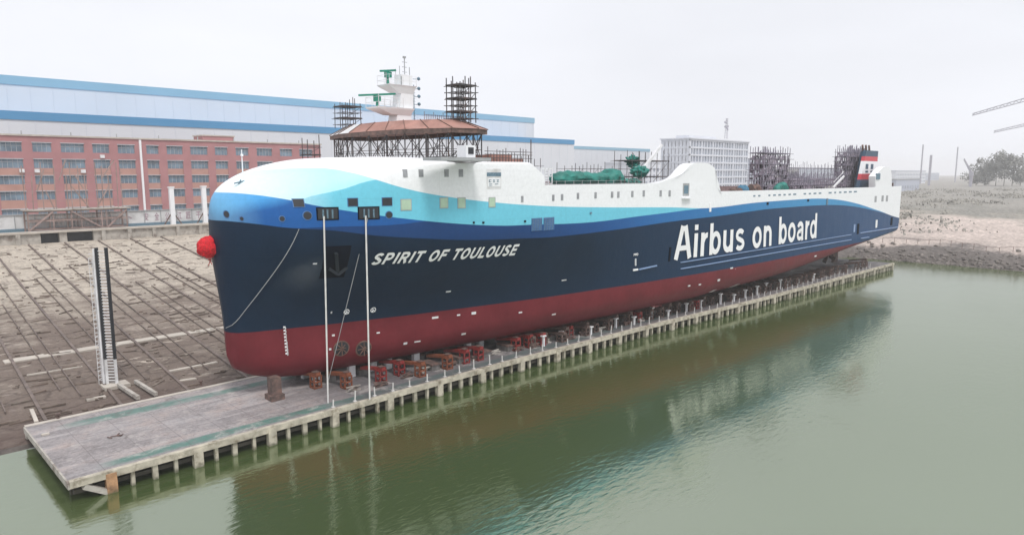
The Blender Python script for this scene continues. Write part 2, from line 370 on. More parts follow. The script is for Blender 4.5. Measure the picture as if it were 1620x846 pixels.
# rails down the slip
def rail(x, y0, y1, wd, m, label, name='slipway_rail', cat='rail', grp='rails running down the slipway'):
    b = MB(); N = 18
    for k in range(N):
        ya, yb = lerp(y0, y1, k / N), lerp(y0, y1, (k + 1) / N)
        xa, xb = x + .035 * (ya - 100), x + .035 * (yb - 100)
        b.bar((xa, ya, slip_z(ya) + .06), (xb, yb, slip_z(yb) + .06), wd, .3)
    o = b.build(name, m); tag(o, label, cat, grp); return o
for k, x in enumerate([0.6, 6.5, 12.4, 18.1, 23.9, 29.7, 35.4, 41.2, 47]):
    rail(x, 66 + random.random(), 153, .26, M['rail'], 'dark steel rail running up the bare concrete slipway')
for k, x in enumerate([9.5, 15.2, 21, 26.8, 32.5, 38.3]):
    for dx in (-.6, .6):
        rail(x + dx, 70 + 4 * random.random(), 105 + 30 * random.random(), .09, M['rail'], 'thin rusty guide strip between two slipway rails', 'guide_strip', 'rail strip', 'thin guide strips on the slipway')

def strip(a, bpt, wd, m, name, label, cat, lift=.06, grp=None, seg=14):
    b = MB(); a = Vector(a); bpt = Vector(bpt)
    for k in range(seg):
        p0 = a.lerp(bpt, k / seg); p1 = a.lerp(bpt, (k + 1) / seg)
        j = .12 * wd * (random.random() - .5)
        for q in (p0, p1): q.z = slip_z(q.y) + lift
        b.hexa([(p0.x, p0.y - wd / 2 + j, p0.z - .3), (p1.x, p1.y - wd / 2 + j, p1.z - .3), (p1.x, p1.y + wd / 2 + j, p1.z - .3), (p0.x, p0.y + wd / 2, p0.z - .3),
                (p0.x, p0.y - wd / 2 + j, p0.z), (p1.x, p1.y - wd / 2 + j, p1.z), (p1.x, p1.y + wd / 2 + j, p1.z), (p0.x, p0.y + wd / 2, p0.z)])
    o = b.build(name, m); tag(o, label, cat, grp); return o
strip((11.2, 84.9, 0), (60, 84.9, 0), 1.5, M['beam'], 'concrete_beam', 'long bleached concrete beam crossing the whole slipway behind the ladder tower', 'beam')
for (a, c_, wd, lb) in (((266, 588), (343, 573), .5, 'whitish concrete kerb between rails, upper one of the pair by the bow'),
                        ((282, 603), (310, 599), .45, 'short whitish concrete kerb between rails nearest the bow forefoot'),
                        ((137, 633), (167, 627), .5, 'short white concrete kerb left of the ladder tower base'),
                        ((42, 594), (130, 580), .22, 'thin pale line of mortar crossing the slipway left of the ladder tower')):
    strip(onslip(*a), onslip(*c_), wd, M['beam'], 'concrete_kerb', lb, 'kerb', .1, seg=6)

# ------------------------------------------------------------------ the quay platform
FY = [(9.4, 50.1), (50, 50.3), (76, 49.5), (103, 47.9), (167, 46.4), (185, 46.2)]
def fy(x): return table(FY, x)
QT = 1.5
quay = thing('pile_quay', 'long weathered concrete platform on piles running under the ship along the water', 'quay', (9.4, 57, 0))
qm = bpy.data.materials.new('quay_top'); qm.use_nodes = True
n = qm.node_tree.nodes; L = qm.node_tree.links; p = n['Principled BSDF']; p.inputs['Roughness'].default_value = .8
tc = n.new('ShaderNodeTexCoord'); sp = n.new('ShaderNodeSeparateXYZ'); L.new(tc.outputs['Object'], sp.inputs[0])
stm = n.new('ShaderNodeMapping'); stm.inputs['Scale'].default_value = (.15, 1.2, 1); L.new(tc.outputs['Object'], stm.inputs[0])
a1 = noi(.5, 8, .7); a2 = noi(.9, 6, .6, .3, stm.outputs[0]); a3 = noi(4, 6, .7); a4 = noi(.16, 3)
c = mixc(rng(a1, .35, .68), (.235, .215, .215), (.37, .335, .33))
c = mixc(rng(a2, .45, .65, 0, .75), c, (.55, .52, .52))
c = mixc(rng(mth('MULTIPLY', a2, a1), .24, .36, 0, .5), c, (.34, .24, .20))
ymx = mth('ADD', sp.outputs[1], mth('MULTIPLY', mth('SUBTRACT', a2, .5), 1.6))
def band(c0, w_): return rng(mth('ABSOLUTE', mth('SUBTRACT', ymx, c0)), w_ * .6, w_ * 1.25, 1, 0)
g_ = mth('MAXIMUM', mth('MULTIPLY', band(61.9, .75), .9), band(51.6, .62))
g_ = mth('MULTIPLY', g_, rng(a1, .34, .52, .25, .95)); g_ = mth('MULTIPLY', g_, rng(sp.outputs[0], 11, 13))
c = mixc(g_, c, (.075, .20, .165))
c = mixc(rng(sp.outputs[0], 27, 33, 0, .72), c, (.085, .085, .095))  # shade under the hull painted into the slab colour from the bow aft
br = n.new('ShaderNodeTexBrick'); br.inputs['Scale'].default_value = 1; br.inputs['Brick Width'].default_value = 2.9; br.inputs['Row Height'].default_value = 3.4; br.inputs['Mortar Size'].default_value = .025
br.inputs['Color1'].default_value = (0, 0, 0, 1); br.inputs['Color2'].default_value = (0, 0, 0, 1); br.inputs['Mortar'].default_value = (1, 1, 1, 1); br.offset = .0
L.new(tc.outputs['Object'], br.inputs[0])
c = mixc(mth('MULTIPLY', br.outputs[0], .5), c, (.10, .08, .085))
c = mixc(rng(a3, .3, .6, .45, 0), c, (.08, .07, .075)); c = mixc(rng(noi(.8, 8, .75, .8), .53, .66, 0, .6), c, (.12, .10, .095)); c = mixc(rng(noi(.33, 8, .7, .5), .55, .62, 0, .5), c, (.50, .46, .43))
L.new(c, p.inputs['Base Color'])
L.new(rng(a4, .4, .6, .5, .85), p.inputs['Roughness'])
bp = n.new('ShaderNodeBump'); bp.inputs['Strength'].default_value = .5; bp.inputs['Distance'].default_value = .06; L.new(mth('ADD', a3, a1), bp.inputs['Height']); L.new(bp.outputs[0], p.inputs['Normal'])
b = MB(); xq = [9.4] + [12 + 4 * i for i in range(39)] + [167]
for x0, x1 in zip(xq, xq[1:]):
    b.hexa([(x0, fy(x0) + .45, QT - .4), (x1, fy(x1) + .45, QT - .4), (x1, 64, QT - .4), (x0, 64, QT - .4), (x0, fy(x0) + .45, QT), (x1, fy(x1) + .45, QT), (x1, 64, QT), (x0, 64, QT)])
bmesh.ops.remove_doubles(b.bm, verts=b.bm.verts, dist=.001)
b.build('deck_slab', qm, quay)
b = MB()
for x0, x1 in zip(xq, xq[1:]):
    z = QT + .05
    b.hexa([(x0, fy(x0), QT - .42), (x1, fy(x1), QT - .42), (x1, fy(x1) + .44, QT - .42), (x0, fy(x0) + .44, QT - .42),
            (x0, fy(x0), z), (x1, fy(x1), z), (x1, fy(x1) + .44, z), (x0, fy(x0) + .44, z)])
b.build('edge_beam', M['pile'], quay)
b = MB(); b.box(9.28, 9.39, 50.1, 64.1, QT - .45, QT + .02); b.build('end_beam', M['conc'], quay)
b = MB(); b.box(9.4, 167, 64.01, 64.5, .5, QT + .04); b.build('back_kerb', M['beam'], quay)
b = MB()                                   # dark beams behind the piles
for x0, x1 in zip(xq, xq[1:]):
    b.hexa([(x0 + .3, fy(x0) + 1.6, -.8), (x1 + .3, fy(x1) + 1.6, -.8), (x1 + .3, fy(x1) + 1.9, -.8), (x0 + .3, fy(x0) + 1.9, -.8),
            (x0 + .3, fy(x0) + 1.6, QT - .41), (x1 + .3, fy(x1) + 1.6, QT - .41), (x1 + .3, fy(x1) + 1.9, QT - .41), (x0 + .3, fy(x0) + 1.9, QT - .41)])
    b.bar((x0 + .3, fy(x0) + .7, .55), (x1 + .3, fy(x1) + .7, .55), .22, .28)
b.build('inner_beam', M['concd'], quay)
b = MB(); b.bar((10.2, 50.35, .95), (12.3, 50.3, -.35), .42, .35); b.build('brace', M['conc'], quay)
NP = 109; rest = MB()
for k in range(NP):
    x = 11.8 + 1.43 * k + random.uniform(-.1, .1) * (k > 0); wide = (k % 4 == 0); f = fy(x)
    w_ = (.62 if wide else (.34 if k % 4 == 2 else .22)) + .05 * random.random(); dep = .5 if wide else .3
    yf = f - .06 if wide else f + .12 + .1 * random.random(); zt = QT - .1 if wide else QT - .43
    if k < 100:
        b = MB(); lx, ly = random.uniform(-.07, .07), random.uniform(-.1, .04)
        b.hexa([(x - w_ / 2 + lx, yf + ly, -3), (x + w_ / 2 + lx, yf + ly, -3), (x + w_ / 2 + lx, yf + dep + ly, -3), (x - w_ / 2 + lx, yf + dep + ly, -3), (x - w_ / 2, yf, zt), (x + w_ / 2, yf, zt), (x + w_ / 2, yf + dep, zt), (x - w_ / 2, yf + dep, zt)])
        b.build('pile', M['pileo'] if k == 0 else M['pile'], quay)
    else: rest.box(x - w_ / 2, x + w_ / 2, yf, yf + dep, -3, zt)
o = rest.build('pile', M['pile'], quay); o['kind'] = 'stuff'
# railing posts along the edge
b = MB(); b.bar((0, 0, 0), (0, 0, .95), .09); b.bar((0, 0, 0), (0, 0, .05), .28)
post0 = b.build('railing_post', M['rope']); first = True
for k in range(62):
    x = 29 + 2.05 * k + .3 * random.random()
    o = post0 if k == 0 else post0.copy()
    if k: col.objects.link(o)
    o.location = (x, fy(x) + .75, QT); o.scale = (1, 1, random.uniform(.6, 1.1)); o.rotation_euler = (random.uniform(-.06, .06), random.uniform(-.06, .06), 0)
    tag(o, 'short pale railing post standing near the water side edge of the quay', 'post', 'railing posts along the quay edge')
for (px, py, lb) in ((48 + 44, 662, 'stubby dark bollard at the landward corner of the quay'), (318, 609, 'stubby dark bollard on the landward edge of the quay near the bow')):
    q = onz(px, py, QT); b = MB(); b.tube(q, q + Vector((0, 0, .35)), .13, .1); b.tube(q + Vector((0, 0, .35)), q + Vector((0, 0, .45)), .2, .2)
    tag(b.build('bollard', M['trdk']), lb, 'bollard')
q = onz(71, 688, QT); b = MB(); b.box(q.x - .2, q.x + .3, q.y - .1, q.y + .2, QT + .003, QT + .12); tag(b.build('concrete_lump', M['beam']), 'small white block lying on the far left end of the quay', 'block')
q = onz(183, 690, QT); b = MB()
for k in range(5): b.bar(q + Vector((random.uniform(-.7, .7), random.uniform(-.4, .4), .06)), q + Vector((random.uniform(-.7, .7), random.uniform(-.4, .4), .1)), .06)
tag(b.build('scrap_pieces', M['trdk']), 'few dark scraps of steel lying in the middle of the empty quay end', 'scrap')
for sx in (.0, 1.5):
    b = MB(); b.bar((18.3 + sx, 66.3, 1.25), (18.0 + sx, 71.2, 1.45), .3, .32)
    tag(b.build('launch_beam', M['conc']), ('left' if sx == 0 else 'right') + ' one of the two concrete beams from the ladder tower foot to the quay', 'beam')
q = onslip(50, 650); b = MB(); b.bar(q + Vector((0, 0, .1)), onslip(58, 668, .1), .28, .25); tag(b.build('short_beam', M['beam']), 'short pale beam sticking out of the mud at the quay end', 'beam')

# ladder tower
lt = thing('ladder_tower', 'tall black and white ladder tower standing on the slipway left of the bow', 'ladder tower', (17.7, 72.1, 1.2))
bx, by, bz = 17.7, 72.1, 1.25
u = Vector((.72, -.69, 0)); vdir = Vector((.69, .72, 0))
P = lambda a, d, z: Vector((bx, by, bz)) + u * a * .78 + vdir * d * .8 + Vector((0, 0, z))
H_ = 13.3
for a in (-.55, .6):
    b = MB(); b.bar(P(a, 0, 2.6), P(a, 0, H_), .26, .26); b.build('upright', M['dark'], lt)
b = MB()
for k in range(44): b.bar(P(-.45, 0, .5 + k * .29), P(.5, 0, .5 + k * .29), .11, .07)
b.build('rungs', M['whited'], lt)
b = MB(); b.bar(P(-.9, -.05, 0), P(-.85, -.05, H_ - .1), .16); b.bar(P(-.55, 0, 0), P(-.55, 0, 2.6), .22); b.bar(P(.6, 0, 0), P(.6, 0, 2.6), .22); b.build('white_rail', M['whited'], lt)
b = MB()
for k in range(30):
    z = .5 + k * .42
    b.bar(P(-1.7, .2, z), P(-.9, 0, z), .03); b.bar(P(-1.7, 1.2, z), P(-1.7, .2, z), .03)
    if k % 2 == 0: b.bar(P(-1.7, .2, z), P(-.9, .2, z + .42), .035)
for a, d in ((-1.7, .2), (-1.7, 1.2), (-1.3, .2), (-1.5, .7)): b.bar(P(a, d, 0), P(a, d, H_ - 1), .04)
b.build('cage_mesh', M['whited'], lt)
b = MB(); b.box(bx - .9, bx + 1.3, by - 1.1, by + .6, 1.1, 1.42); b.build('base_pad', M['beam'], lt)

# ------------------------------------------------------------------ THE SHIP
YC, LX = 60.0, 172.2
TK = [(23, 5.3), (23.6, 4.0), (25, 3.2), (27, 2.6), (30, 2.25), (88, 2.25), (111.4, 3.3), (124.6, 4.3), (141.7, 5.7), (158, 6.6), (172.2, 7.3)]
TW = [(23, 0), (23.15, .7), (23.6, 1.35), (25, 1.95), (27, 2.5), (32, 3.9), (41, 5.95), (56, 8.7), (71, 10.5), (86, 11.7), (100, 12.45), (110, 12.6), (160, 12.6), (172.2, 12.4)]
def zk(X): return table(TK, X)
def ztop(X):
    if X < 54: return 20
    return table([(54, 20.2), (86, 20.1), (87.6, 19.9), (88.4, 19.0), (90, 18.85), (164, 18.45), (172.2, 18.5)], X)
def zroof(X):
    t = min(1, max(0, (X - 23) / 15)); r = 18.2 + 4.8 * (1 - (1 - t) ** 2.3) ** (1 / 2.3)
    return r - .35 * sstep((X - 38) / 8) - 1.2 * max(0, (X - 52.1) / 1.9)
def zsh(X): return lerp(16.4, 21.9, sstep((X - 23) / 22)) if X < 52.1 else zroof(X) - .75
def half(X, z):
    bw = table(TW, X)
    t = min(1, max(0, (X - 23) / 31)); bt = 10.9 * (1 - (1 - t) ** 2.15) ** (1 / 2.0)
    if X > 54: bt = table([(54, 10.9), (71, 11.15), (86, 11.95), (100, 12.5), (112, 12.6)], X)
    if X > 160: bt = bw
    wgt = sstep((z - 6.8) / 9.5)
    return lerp(bw, max(bt, bw), wgt)
def sh(z): return .95 - .6 * sstep((z - 7) / 9)
def xs(X, z): return X + sh(z) * max(0, 1 - (X - 23) / 14)
def xinv(x, z):
    X = x
    for _ in range(12): X = x - sh(z) * max(0, 1 - (X - 23) / 14)
    return X
def bilge(X):
    m_ = sstep((X - 24) / 30); m2 = sstep((X - 90) / 30); return lerp(lerp(2.5, 2.7, m_), 3.6, m2), lerp(3.0, 4.9, m_) * (1 - .5 * sstep((X - 95) / 50))
def hb(X, z):
    b0 = half(X, z); nb, Rb = bilge(X); k = zk(X)
    v = (z - k) / Rb
    if v < 1: b0 *= max(0, 1 - (1 - max(v, 0)) ** nb) ** (1 / nb)
    if X < 54:
        s0, r0 = zsh(X), zroof(X); nt_ = topn(X)
        if z > s0: b0 = half(X, s0) * max(0, 1 - min(1, (z - s0) / (r0 - s0)) ** nt_) ** (1 / nt_)
    return b0
def topn(X): return lerp(2.15, 7, sstep((X - 26) / 20))
def hull_y(x, z): return YC - hb(xinv(x, z), z)
def hit(px, py):
    """where the sight line meets the hull's port side"""
    d = ray(px, py); t0 = 38 / d.y; t1 = 64 / d.y; N = 900; prev = None
    for i in range(N):
        t = lerp(t0, t1, i / N); q = O + d * t
        X = xinv(q.x, q.z)
        if X < 23 or X > LX: prev = None if X < 23 else prev; continue
        s = q.y - hull_y(q.x, q.z)
        if s >= 0: return q
    return O + d * (60 / d.y)

ship = thing('cargo_ship', 'large cargo ship with navy, blue and white hull and red bottom standing on the quay', 'ship', (100, YC, 2.7))
# hull shell
XSt = [23 + 1.2 * (i / 12) ** 2 for i in range(12)] + [24.2 + .45 * i for i in range(24)] + [35 + 1.0 * i for i in range(18)] + [52.4, 53, 53.99, 54.01] + [55.2 + 1.5 * i for i in range(22)] + [87.6, 88.0, 88.4, 90] + [92 + 2.5 * i for i in range(32)] + [172.2]
NBt, NSd, NTp = 8, 16, 9
def ring(X):
    pts = []
    nb, Rb = bilge(X); k = zk(X)
    for i in range(NBt + 1):
        ph = math.pi / 2 * i / NBt
        z = k + Rb * (1 - math.cos(ph) ** (2 / nb) if math.cos(ph) > 1e-6 else 1)
        pts.append((half(X, z) * max(0, math.sin(ph)) ** (2 / nb), z, 0))
    zb = k + Rb; zt = zsh(X) if X < 54 else ztop(X)
    for i in range(1, NSd + 1):
        z = lerp(zb, zt, i / NSd); pts.append((half(X, z), z, 0))
    if X < 54:
        nt_ = topn(X); bt = half(X, zt); zr = zroof(X)
        for i in range(1, NTp + 1):
            ph = math.pi / 2 * i / NTp; cc = max(0, math.cos(ph)) if i < NTp else 0
            pts.append((bt * cc ** (2 / nt_), zt + (zr - zt) * math.sin(ph) ** (2 / nt_), 0))
    else:
        bt = half(X, zt)
        for q in ((bt - .22, zt), (bt - .22, zt - 1.0), (bt - .25, zt - 1.0), (bt * .8, zt - 1.0), (bt * .6, zt - 1.0), (bt * .45, zt - 1.0), (bt * .3, zt - 1.0), (bt * .15, zt - 1.0), (0, zt - 1.0)):
            pts.append((*q, 1))
    return pts
b = MB(); rows = []
for X in XSt:
    rp = ring(X); m1 = []; 
    for sgn in (-1, 1):
        line = []
        for (h_, z, f) in rp: line.append(b.bm.verts.new((xs(X, z), YC + sgn * h_, z)))
        m1.append(line)
    rows.append(m1)
for r0, r1 in zip(rows, rows[1:]):
    for sd in (0, 1):
        for i in range(len(r0[sd]) - 1):
            f = b.bm.faces.new((r0[sd][i], r1[sd][i], r1[sd][i + 1], r0[sd][i + 1]))
            if r0[0][0].co.x > 53.995 and i > NBt + NSd: f.material_index = 1
b.bm.faces.new(rows[-1][0] + rows[-1][1][::-1])
bmesh.ops.remove_doubles(b.bm, verts=b.bm.verts, dist=.002)
bmesh.ops.dissolve_degenerate(b.bm, dist=.001, edges=b.bm.edges)

# livery: band heights as curves along the ship
hmat = bpy.data.materials.new('hull_livery'); hmat.use_nodes = True
n = hmat.node_tree.nodes; L = hmat.node_tree.links; p = n['Principled BSDF']
p.inputs['Specular IOR Level'].default_value = .17
tc = n.new('ShaderNodeTexCoord'); sp = n.new('ShaderNodeSeparateXYZ')
add = n.new('ShaderNodeVectorMath'); add.operation = 'ADD'; add.inputs[1].default_value = (0, 0, 0); L.new(tc.outputs['Object'], add.inputs[0]); L.new(add.outputs[0], sp.inputs[0])
xn = rng(sp.outputs[0], 20, 180); xfac = xn
def curve(pix, extra=()):
    pts = sorted([(lambda q: ((q.x - 20) / 160, q.z / 30))(hit(*q)) for q in pix] + [((x - 20) / 160, z / 30) for x, z in extra])
    clean = []
    for q in pts:
        if clean and q[0] - clean[-1][0] < .0016: continue
        clean.append(q)
    if clean[0][0] > 0: clean.insert(0, (0, clean[0][1]))
    if clean[-1][0] < 1: clean.append((1, clean[-1][1]))
    fc = n.new('ShaderNodeFloatCurve'); cm = fc.mapping; cv = cm.curves[0]
    cm.extend = 'HORIZONTAL'
    cv.points[0].location = clean[0]; cv.points[1].location = clean[-1]
    for q in clean[1:-1]: cv.points.new(*q)
    for q in cv.points: q.handle_type = 'AUTO_CLAMPED'
    cm.update(); L.new(xn, fc.inputs['Value'])
    return mth('MULTIPLY', fc.outputs[0], 30)
def above(cz, soft=.02): return rng(mth('SUBTRACT', sp.outputs[2], cz), -soft, soft)
C_navy = curve([(350, 349), (375, 351), (412, 355), (452, 360), (520, 364), (600, 373), (657, 376.5), (742, 379.5), (827, 377), (876, 374.7), (984, 362), (1066, 350), (1138, 341.4), (1227, 329.6), (1315, 324.3), (1345, 326), (1374, 331), (1402, 338), (1420, 343.5)], [(176, 11)])
C_blue = curve([(350, 304.5), (397, 307.6), (443, 313.8), (504, 326), (550, 333.7), (597, 340.5), (642, 346), (713, 353), (799, 357), (835, 355.7), (930, 352), (1011, 342), (1123, 328), (1197, 319), (1271, 313.3), (1315, 313), (1345, 317.8), (1389, 331), (1420, 342.5)], [(176, 11.2)])
C_turq = curve([(350, 296), (372, 286), (397, 272), (437, 267.5), (504, 266), (550, 272), (597, 285), (657, 302), (713, 312), (770, 319), (855, 325.5), (957, 328), (1060, 328), (1123, 329), (1197, 320.5), (1271, 315), (1315, 315), (1345, 319.5), (1389, 333), (1420, 344)], [(176, 11)])
L1 = curve([(440, 330), (486, 312), (540, 300), (597, 284)], [(50, 22)])
L2 = curve([(352, 338), (375, 331), (443, 318)], [(34, 22)])
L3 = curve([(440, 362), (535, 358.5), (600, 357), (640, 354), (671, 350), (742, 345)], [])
pn = noi(.25, 5); pn2 = noi(3, 5)
navy = mixc(rng(pn, .3, .7), (.003, .015, .038), (.005, .021, .050))
blue = mixc(rng(sp.outputs[0], 62, 120), (.014, .10, .33), (.05, .27, .52)); blue = mixc(above(L2, .5), blue, (.07, .33, .68))  # blue lightens aft: livery gradient plus distance haze painted in
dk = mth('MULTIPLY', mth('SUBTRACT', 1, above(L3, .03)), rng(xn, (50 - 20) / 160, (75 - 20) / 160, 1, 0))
navy = mixc(rng(sp.outputs[0], 60, 150), navy, (.012, .062, .16))  # navy turns bluer and lighter aft: livery tone with haze painted in
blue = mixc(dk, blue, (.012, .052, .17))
turq = mixc(above(L1, .03), (.16, .55, .70), (.44, .80, .87))
turq = mixc(rng(sp.outputs[0], 24.2, 31, .8, 0), turq, (.83, .84, .86)); blue = mixc(rng(sp.outputs[0], 23.3, 26, .45, 0), blue, (.30, .60, .80))  # glare on the nose painted as whitening of the turquoise; blue paler there
red = mixc(rng(pn, .3, .7), (.13, .015, .022), (.185, .024, .033))
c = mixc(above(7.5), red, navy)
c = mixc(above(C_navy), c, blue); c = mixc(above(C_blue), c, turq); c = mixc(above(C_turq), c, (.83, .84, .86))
# streaks running down the paint and faint plate seams
stv = n.new('ShaderNodeMapping'); stv.inputs['Scale'].default_value = (1.3, 1.3, .10); L.new(tc.outputs['Object'], stv.inputs[0])
st = noi(1.6, 6, .65, 0, stv.outputs[0])
c = mixc(rng(st, .55, .8, 0, .5), c, (.86, .85, .84), 'MULTIPLY')
c = mixc(1.0, c, mixc(rng(pn2, .3, .7), (.95, .95, .95), (1.04, 1.04, 1.04)), 'MULTIPLY')
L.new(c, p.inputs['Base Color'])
cmb = n.new('ShaderNodeCombineXYZ'); L.new(sp.outputs[0], cmb.inputs[0]); L.new(sp.outputs[2], cmb.inputs[1])
br = n.new('ShaderNodeTexBrick'); br.inputs['Scale'].default_value = 1; br.inputs['Brick Width'].default_value = 9; br.inputs['Row Height'].default_value = 2.4; br.inputs['Mortar Size'].default_value = .035; br.inputs['Mortar Smooth'].default_value = 1
for k_ in ('Color1', 'Color2'): br.inputs[k_].default_value = (1, 1, 1, 1)
br.inputs['Mortar'].default_value = (0, 0, 0, 1); L.new(cmb.outputs[0], br.inputs[0])
wav = noi(.55, 3)
L.new(mixc(mth('MULTIPLY', mth('SUBTRACT', 1, br.outputs[0]), .16), c, mixc(1.0, c, (.55, .55, .55), 'MULTIPLY')), p.inputs['Base Color'])
bp = n.new('ShaderNodeBump'); bp.inputs['Strength'].default_value = .5; bp.inputs['Distance'].default_value = .04
L.new(mth('ADD', mth('MULTIPLY', br.outputs[0], .35), mth('MULTIPLY', wav, 2.2)), bp.inputs['Height']); L.new(bp.outputs[0], p.inputs['Normal'])
L.new(rng(pn, .3, .7, .40, .50), p.inputs['Roughness'])
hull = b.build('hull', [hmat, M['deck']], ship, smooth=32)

# conforming patches on the port side
def patch(parent, name, m, x0, x1, z0, z1, off=.03, nx=None, nz=None, mask=None):
    nx = nx or max(1, int((x1 - x0) / .6)); nz = nz or max(1, int((z1 - z0) / .6)); b = MB(); g = {}
    for i in range(nx + 1):
        for j in range(nz + 1):
            x, z = lerp(x0, x1, i / nx), lerp(z0, z1, j / nz); y = hull_y(x, z)
            g[i, j, 0] = b.bm.verts.new((x, y - off, z)); g[i, j, 1] = b.bm.verts.new((x, y + .05, z))
    F = b.bm.faces.new
    for i in range(nx):
        for j in range(nz): F((g[i, j, 0], g[i + 1, j, 0], g[i + 1, j + 1, 0], g[i, j + 1, 0]))
    for i in range(nx):
        for j in (0, nz): F((g[i, j, 0], g[i + 1, j, 0], g[i + 1, j, 1], g[i, j, 1]))
    for j in range(nz):
        for i in (0, nx): F((g[i, j, 0], g[i, j + 1, 0], g[i, j + 1, 1], g[i, j, 1]))
    return b.build(name, m, parent)
def span(px, py, w_, h_):
    a, c_ = hit(px - w_ / 2, py), hit(px + w_ / 2, py); t, d = hit(px, py - h_ / 2), hit(px, py + h_ / 2)
    return a.x, c_.x, d.z, t.z
def framed(name, px, py, w_, h_, m, fm, fr=.1):
    x0, x1, z0, z1 = span(px, py, w_, h_)
    f = patch(ship, name, fm, x0 - fr, x1 + fr, z0 - fr, z1 + fr, .03)
    patch(f, 'pane', m, x0, x1, z0, z1, .045)
    return f
def disc(parent, name, m, px, py, r, off=.04, inner=None, rm=None):
    q = hit(px, py); b = MB(); N = 22; ring_ = []
    for k in range(N):
        t = 2 * math.pi * k / N; sl_ = (hull_y(q.x + .2, q.z) - hull_y(q.x - .2, q.z)) / .4; x, z = q.x + r / math.sqrt(1 + sl_ * sl_) * math.cos(t), q.z + r * math.sin(t)
        ring_.append(Vector((x, hull_y(x, z) - off, z)))
    ctr = Vector((q.x, hull_y(q.x, q.z) - off, q.z))
    cv = b.bm.verts.new(ctr); vv = [b.bm.verts.new(v) for v in ring_]; vb = [b.bm.verts.new(v + Vector((0, off + .05, 0))) for v in ring_]
    for k in range(N):
        b.bm.faces.new((cv, vv[k], vv[(k + 1) % N])); b.bm.faces.new((vv[k], vb[k], vb[(k + 1) % N], vv[(k + 1) % N]))
    o = b.build(name, m, parent)
    return o
def onhull_line(pts, wd, parent, name, m, off=.06):
    b = MB(); P_ = [hit(*q) for q in pts]; Q = []
    for a, c_ in zip(P_, P_[1:]):
        N = max(2, int((c_ - a).length / 1.5))
        for k in range(N): Q.append(a.lerp(c_, k / N))
    Q.append(P_[-1]); Q = [Vector((q.x, hull_y(q.x, q.z) - off / 2, q.z)) for q in Q]
    for a, c_ in zip(Q, Q[1:]): b.bar(a, c_, off, wd)
    return b.build(name, m, parent)

for (x_, y_, w_, h_) in ((472, 321, 17, 12), (558, 320, 15, 12), (612, 319, 15, 12)): framed('hatch_opening', x_, y_, w_, h_, M['dark'], M['navyrim'], .05)
for (x_, y_) in ((518, 338), (583, 337)):
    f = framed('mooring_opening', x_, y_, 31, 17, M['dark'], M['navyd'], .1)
    for dx in (-8, -1, 7):
        q = hit(x_ + dx, y_); b = MB(); b.tube((q.x, q.y - .12, q.z - .4), (q.x, q.y - .12, q.z + .35), .08, .08, 8); b.build('roller', M['grille'], f)
for (x_, y_, r_) in ((486, 341, .42), (615, 340, .36), (358, 339, .34), (382, 346, .2), (446, 346, .26)):
    f = disc(ship, 'fairlead', M['navyrim'], x_, y_, r_ * .8 + .07, .03); disc(f, 'hole', M['dark'], x_, y_, r_ * .8, .05)
for (x_, y_, w_, h_) in ((642, 324, 15, 16), (702, 321, 11, 15), (730, 321, 11, 15), (778, 320, 9, 14)):
    f = framed('square_window', x_, y_, w_, h_, M['green'], M['frame'], .07)
for x_ in (641, 666, 706, 729): framed('cabin_window', x_, 274, 6, 11, M['hullglass'], M['frame'], .03)
for (x_, y_) in ((826, 315), (875, 313), (889, 312), (914, 310), (942, 309), (968, 308), (978, 308), (1000, 307), (1018, 306), (1045, 306), (1059, 306), (1385, 315), (1396, 314), (1403, 314)):
    framed('slot_window', x_, y_, 3, 9, M['hullglass'], M['frame'], .03)
for k, x_ in enumerate(range(1193, 1354, 8)):
    if k in (2, 9, 14): continue
    x0, x1, z0, z1 = span(x_, 310 - (x_ - 1193) * .042, 2.6 + 2 * random.random(), 2.2); patch(ship, 'freeing_port', M['grille'], x0, x1, z0, z1)
x0, x1, z0, z1 = span(1085, 300, 10, 20)
f = patch(ship, 'side_door', M['frame'], x0, x1, z0, z1); patch(f, 'door_leaf', M['grille'], x0 + .25, x1 - .25, z0 + .3, z1 - .3, .05); b = MB(); b.box(x0 - .2, x1 + .2, hull_y(x0, z0) - .5, hull_y(x0, z0), z0 - .35, z0 - .2); b.build('step', M['white'], f)
for x_ in (849, 868):
    x0, x1, z0, z1 = span(x_, 355 - (x_ - 849) * .06, 16, 20); f = patch(ship, 'louvre_grille', M['grille'], x0, x1, z0, z1, .02)
    b = MB()
    for k in range(6): z = lerp(z0, z1, (k + .5) / 6); b.box(x0, x1, hull_y(x0, z) - .08, hull_y(x0, z) - .03, z - .05, z + .05)
    for k in range(5): x = lerp(x0, x1, k / 4); b.box(x - .04, x + .04, hull_y(x, z0) - .1, hull_y(x, z0) - .03, z0, z1)
    b.build('slats', M['navyrim'], f)
x0, x1, z0, z1 = span(781, 278, 23, 42); f = patch(ship, 'side_panel', M['whited'], x0, x1, z0, z1, .02)
x0, x1, z0, z1 = span(781, 276, 22, 6); patch(f, 'grey_panel', M['grille'], x0, x1, z0, z1, .05)
x0, x1, z0, z1 = span(781, 289, 20, 13); nb_ = patch(f, 'notice_board', M['white'], x0, x1, z0, z1, .06)
b = MB()
for k, (u0, u1, v0, v1) in enumerate(((.08, .28, .55, .62), (.08, .13, .55, .85), (.08, .28, .8, .87), (.38, .58, .55, .6), (.45, .5, .55, .87), (.38, .58, .78, .84), (.68, .9, .55, .6), (.68, .9, .8, .86), (.76, .81, .55, .86), (.1, .45, .28, .36), (.55, .9, .28, .36), (.1, .9, .1, .14))):
    xa_, xb2 = lerp(x0, x1, u0), lerp(x0, x1, u1); yy = hull_y(xa_, z0) - .09; b.box(xa_, xb2, yy, yy + .02, lerp(z0, z1, v0), lerp(z0, z1, v1))
b.build('board_writing', M['grille'], nb_)

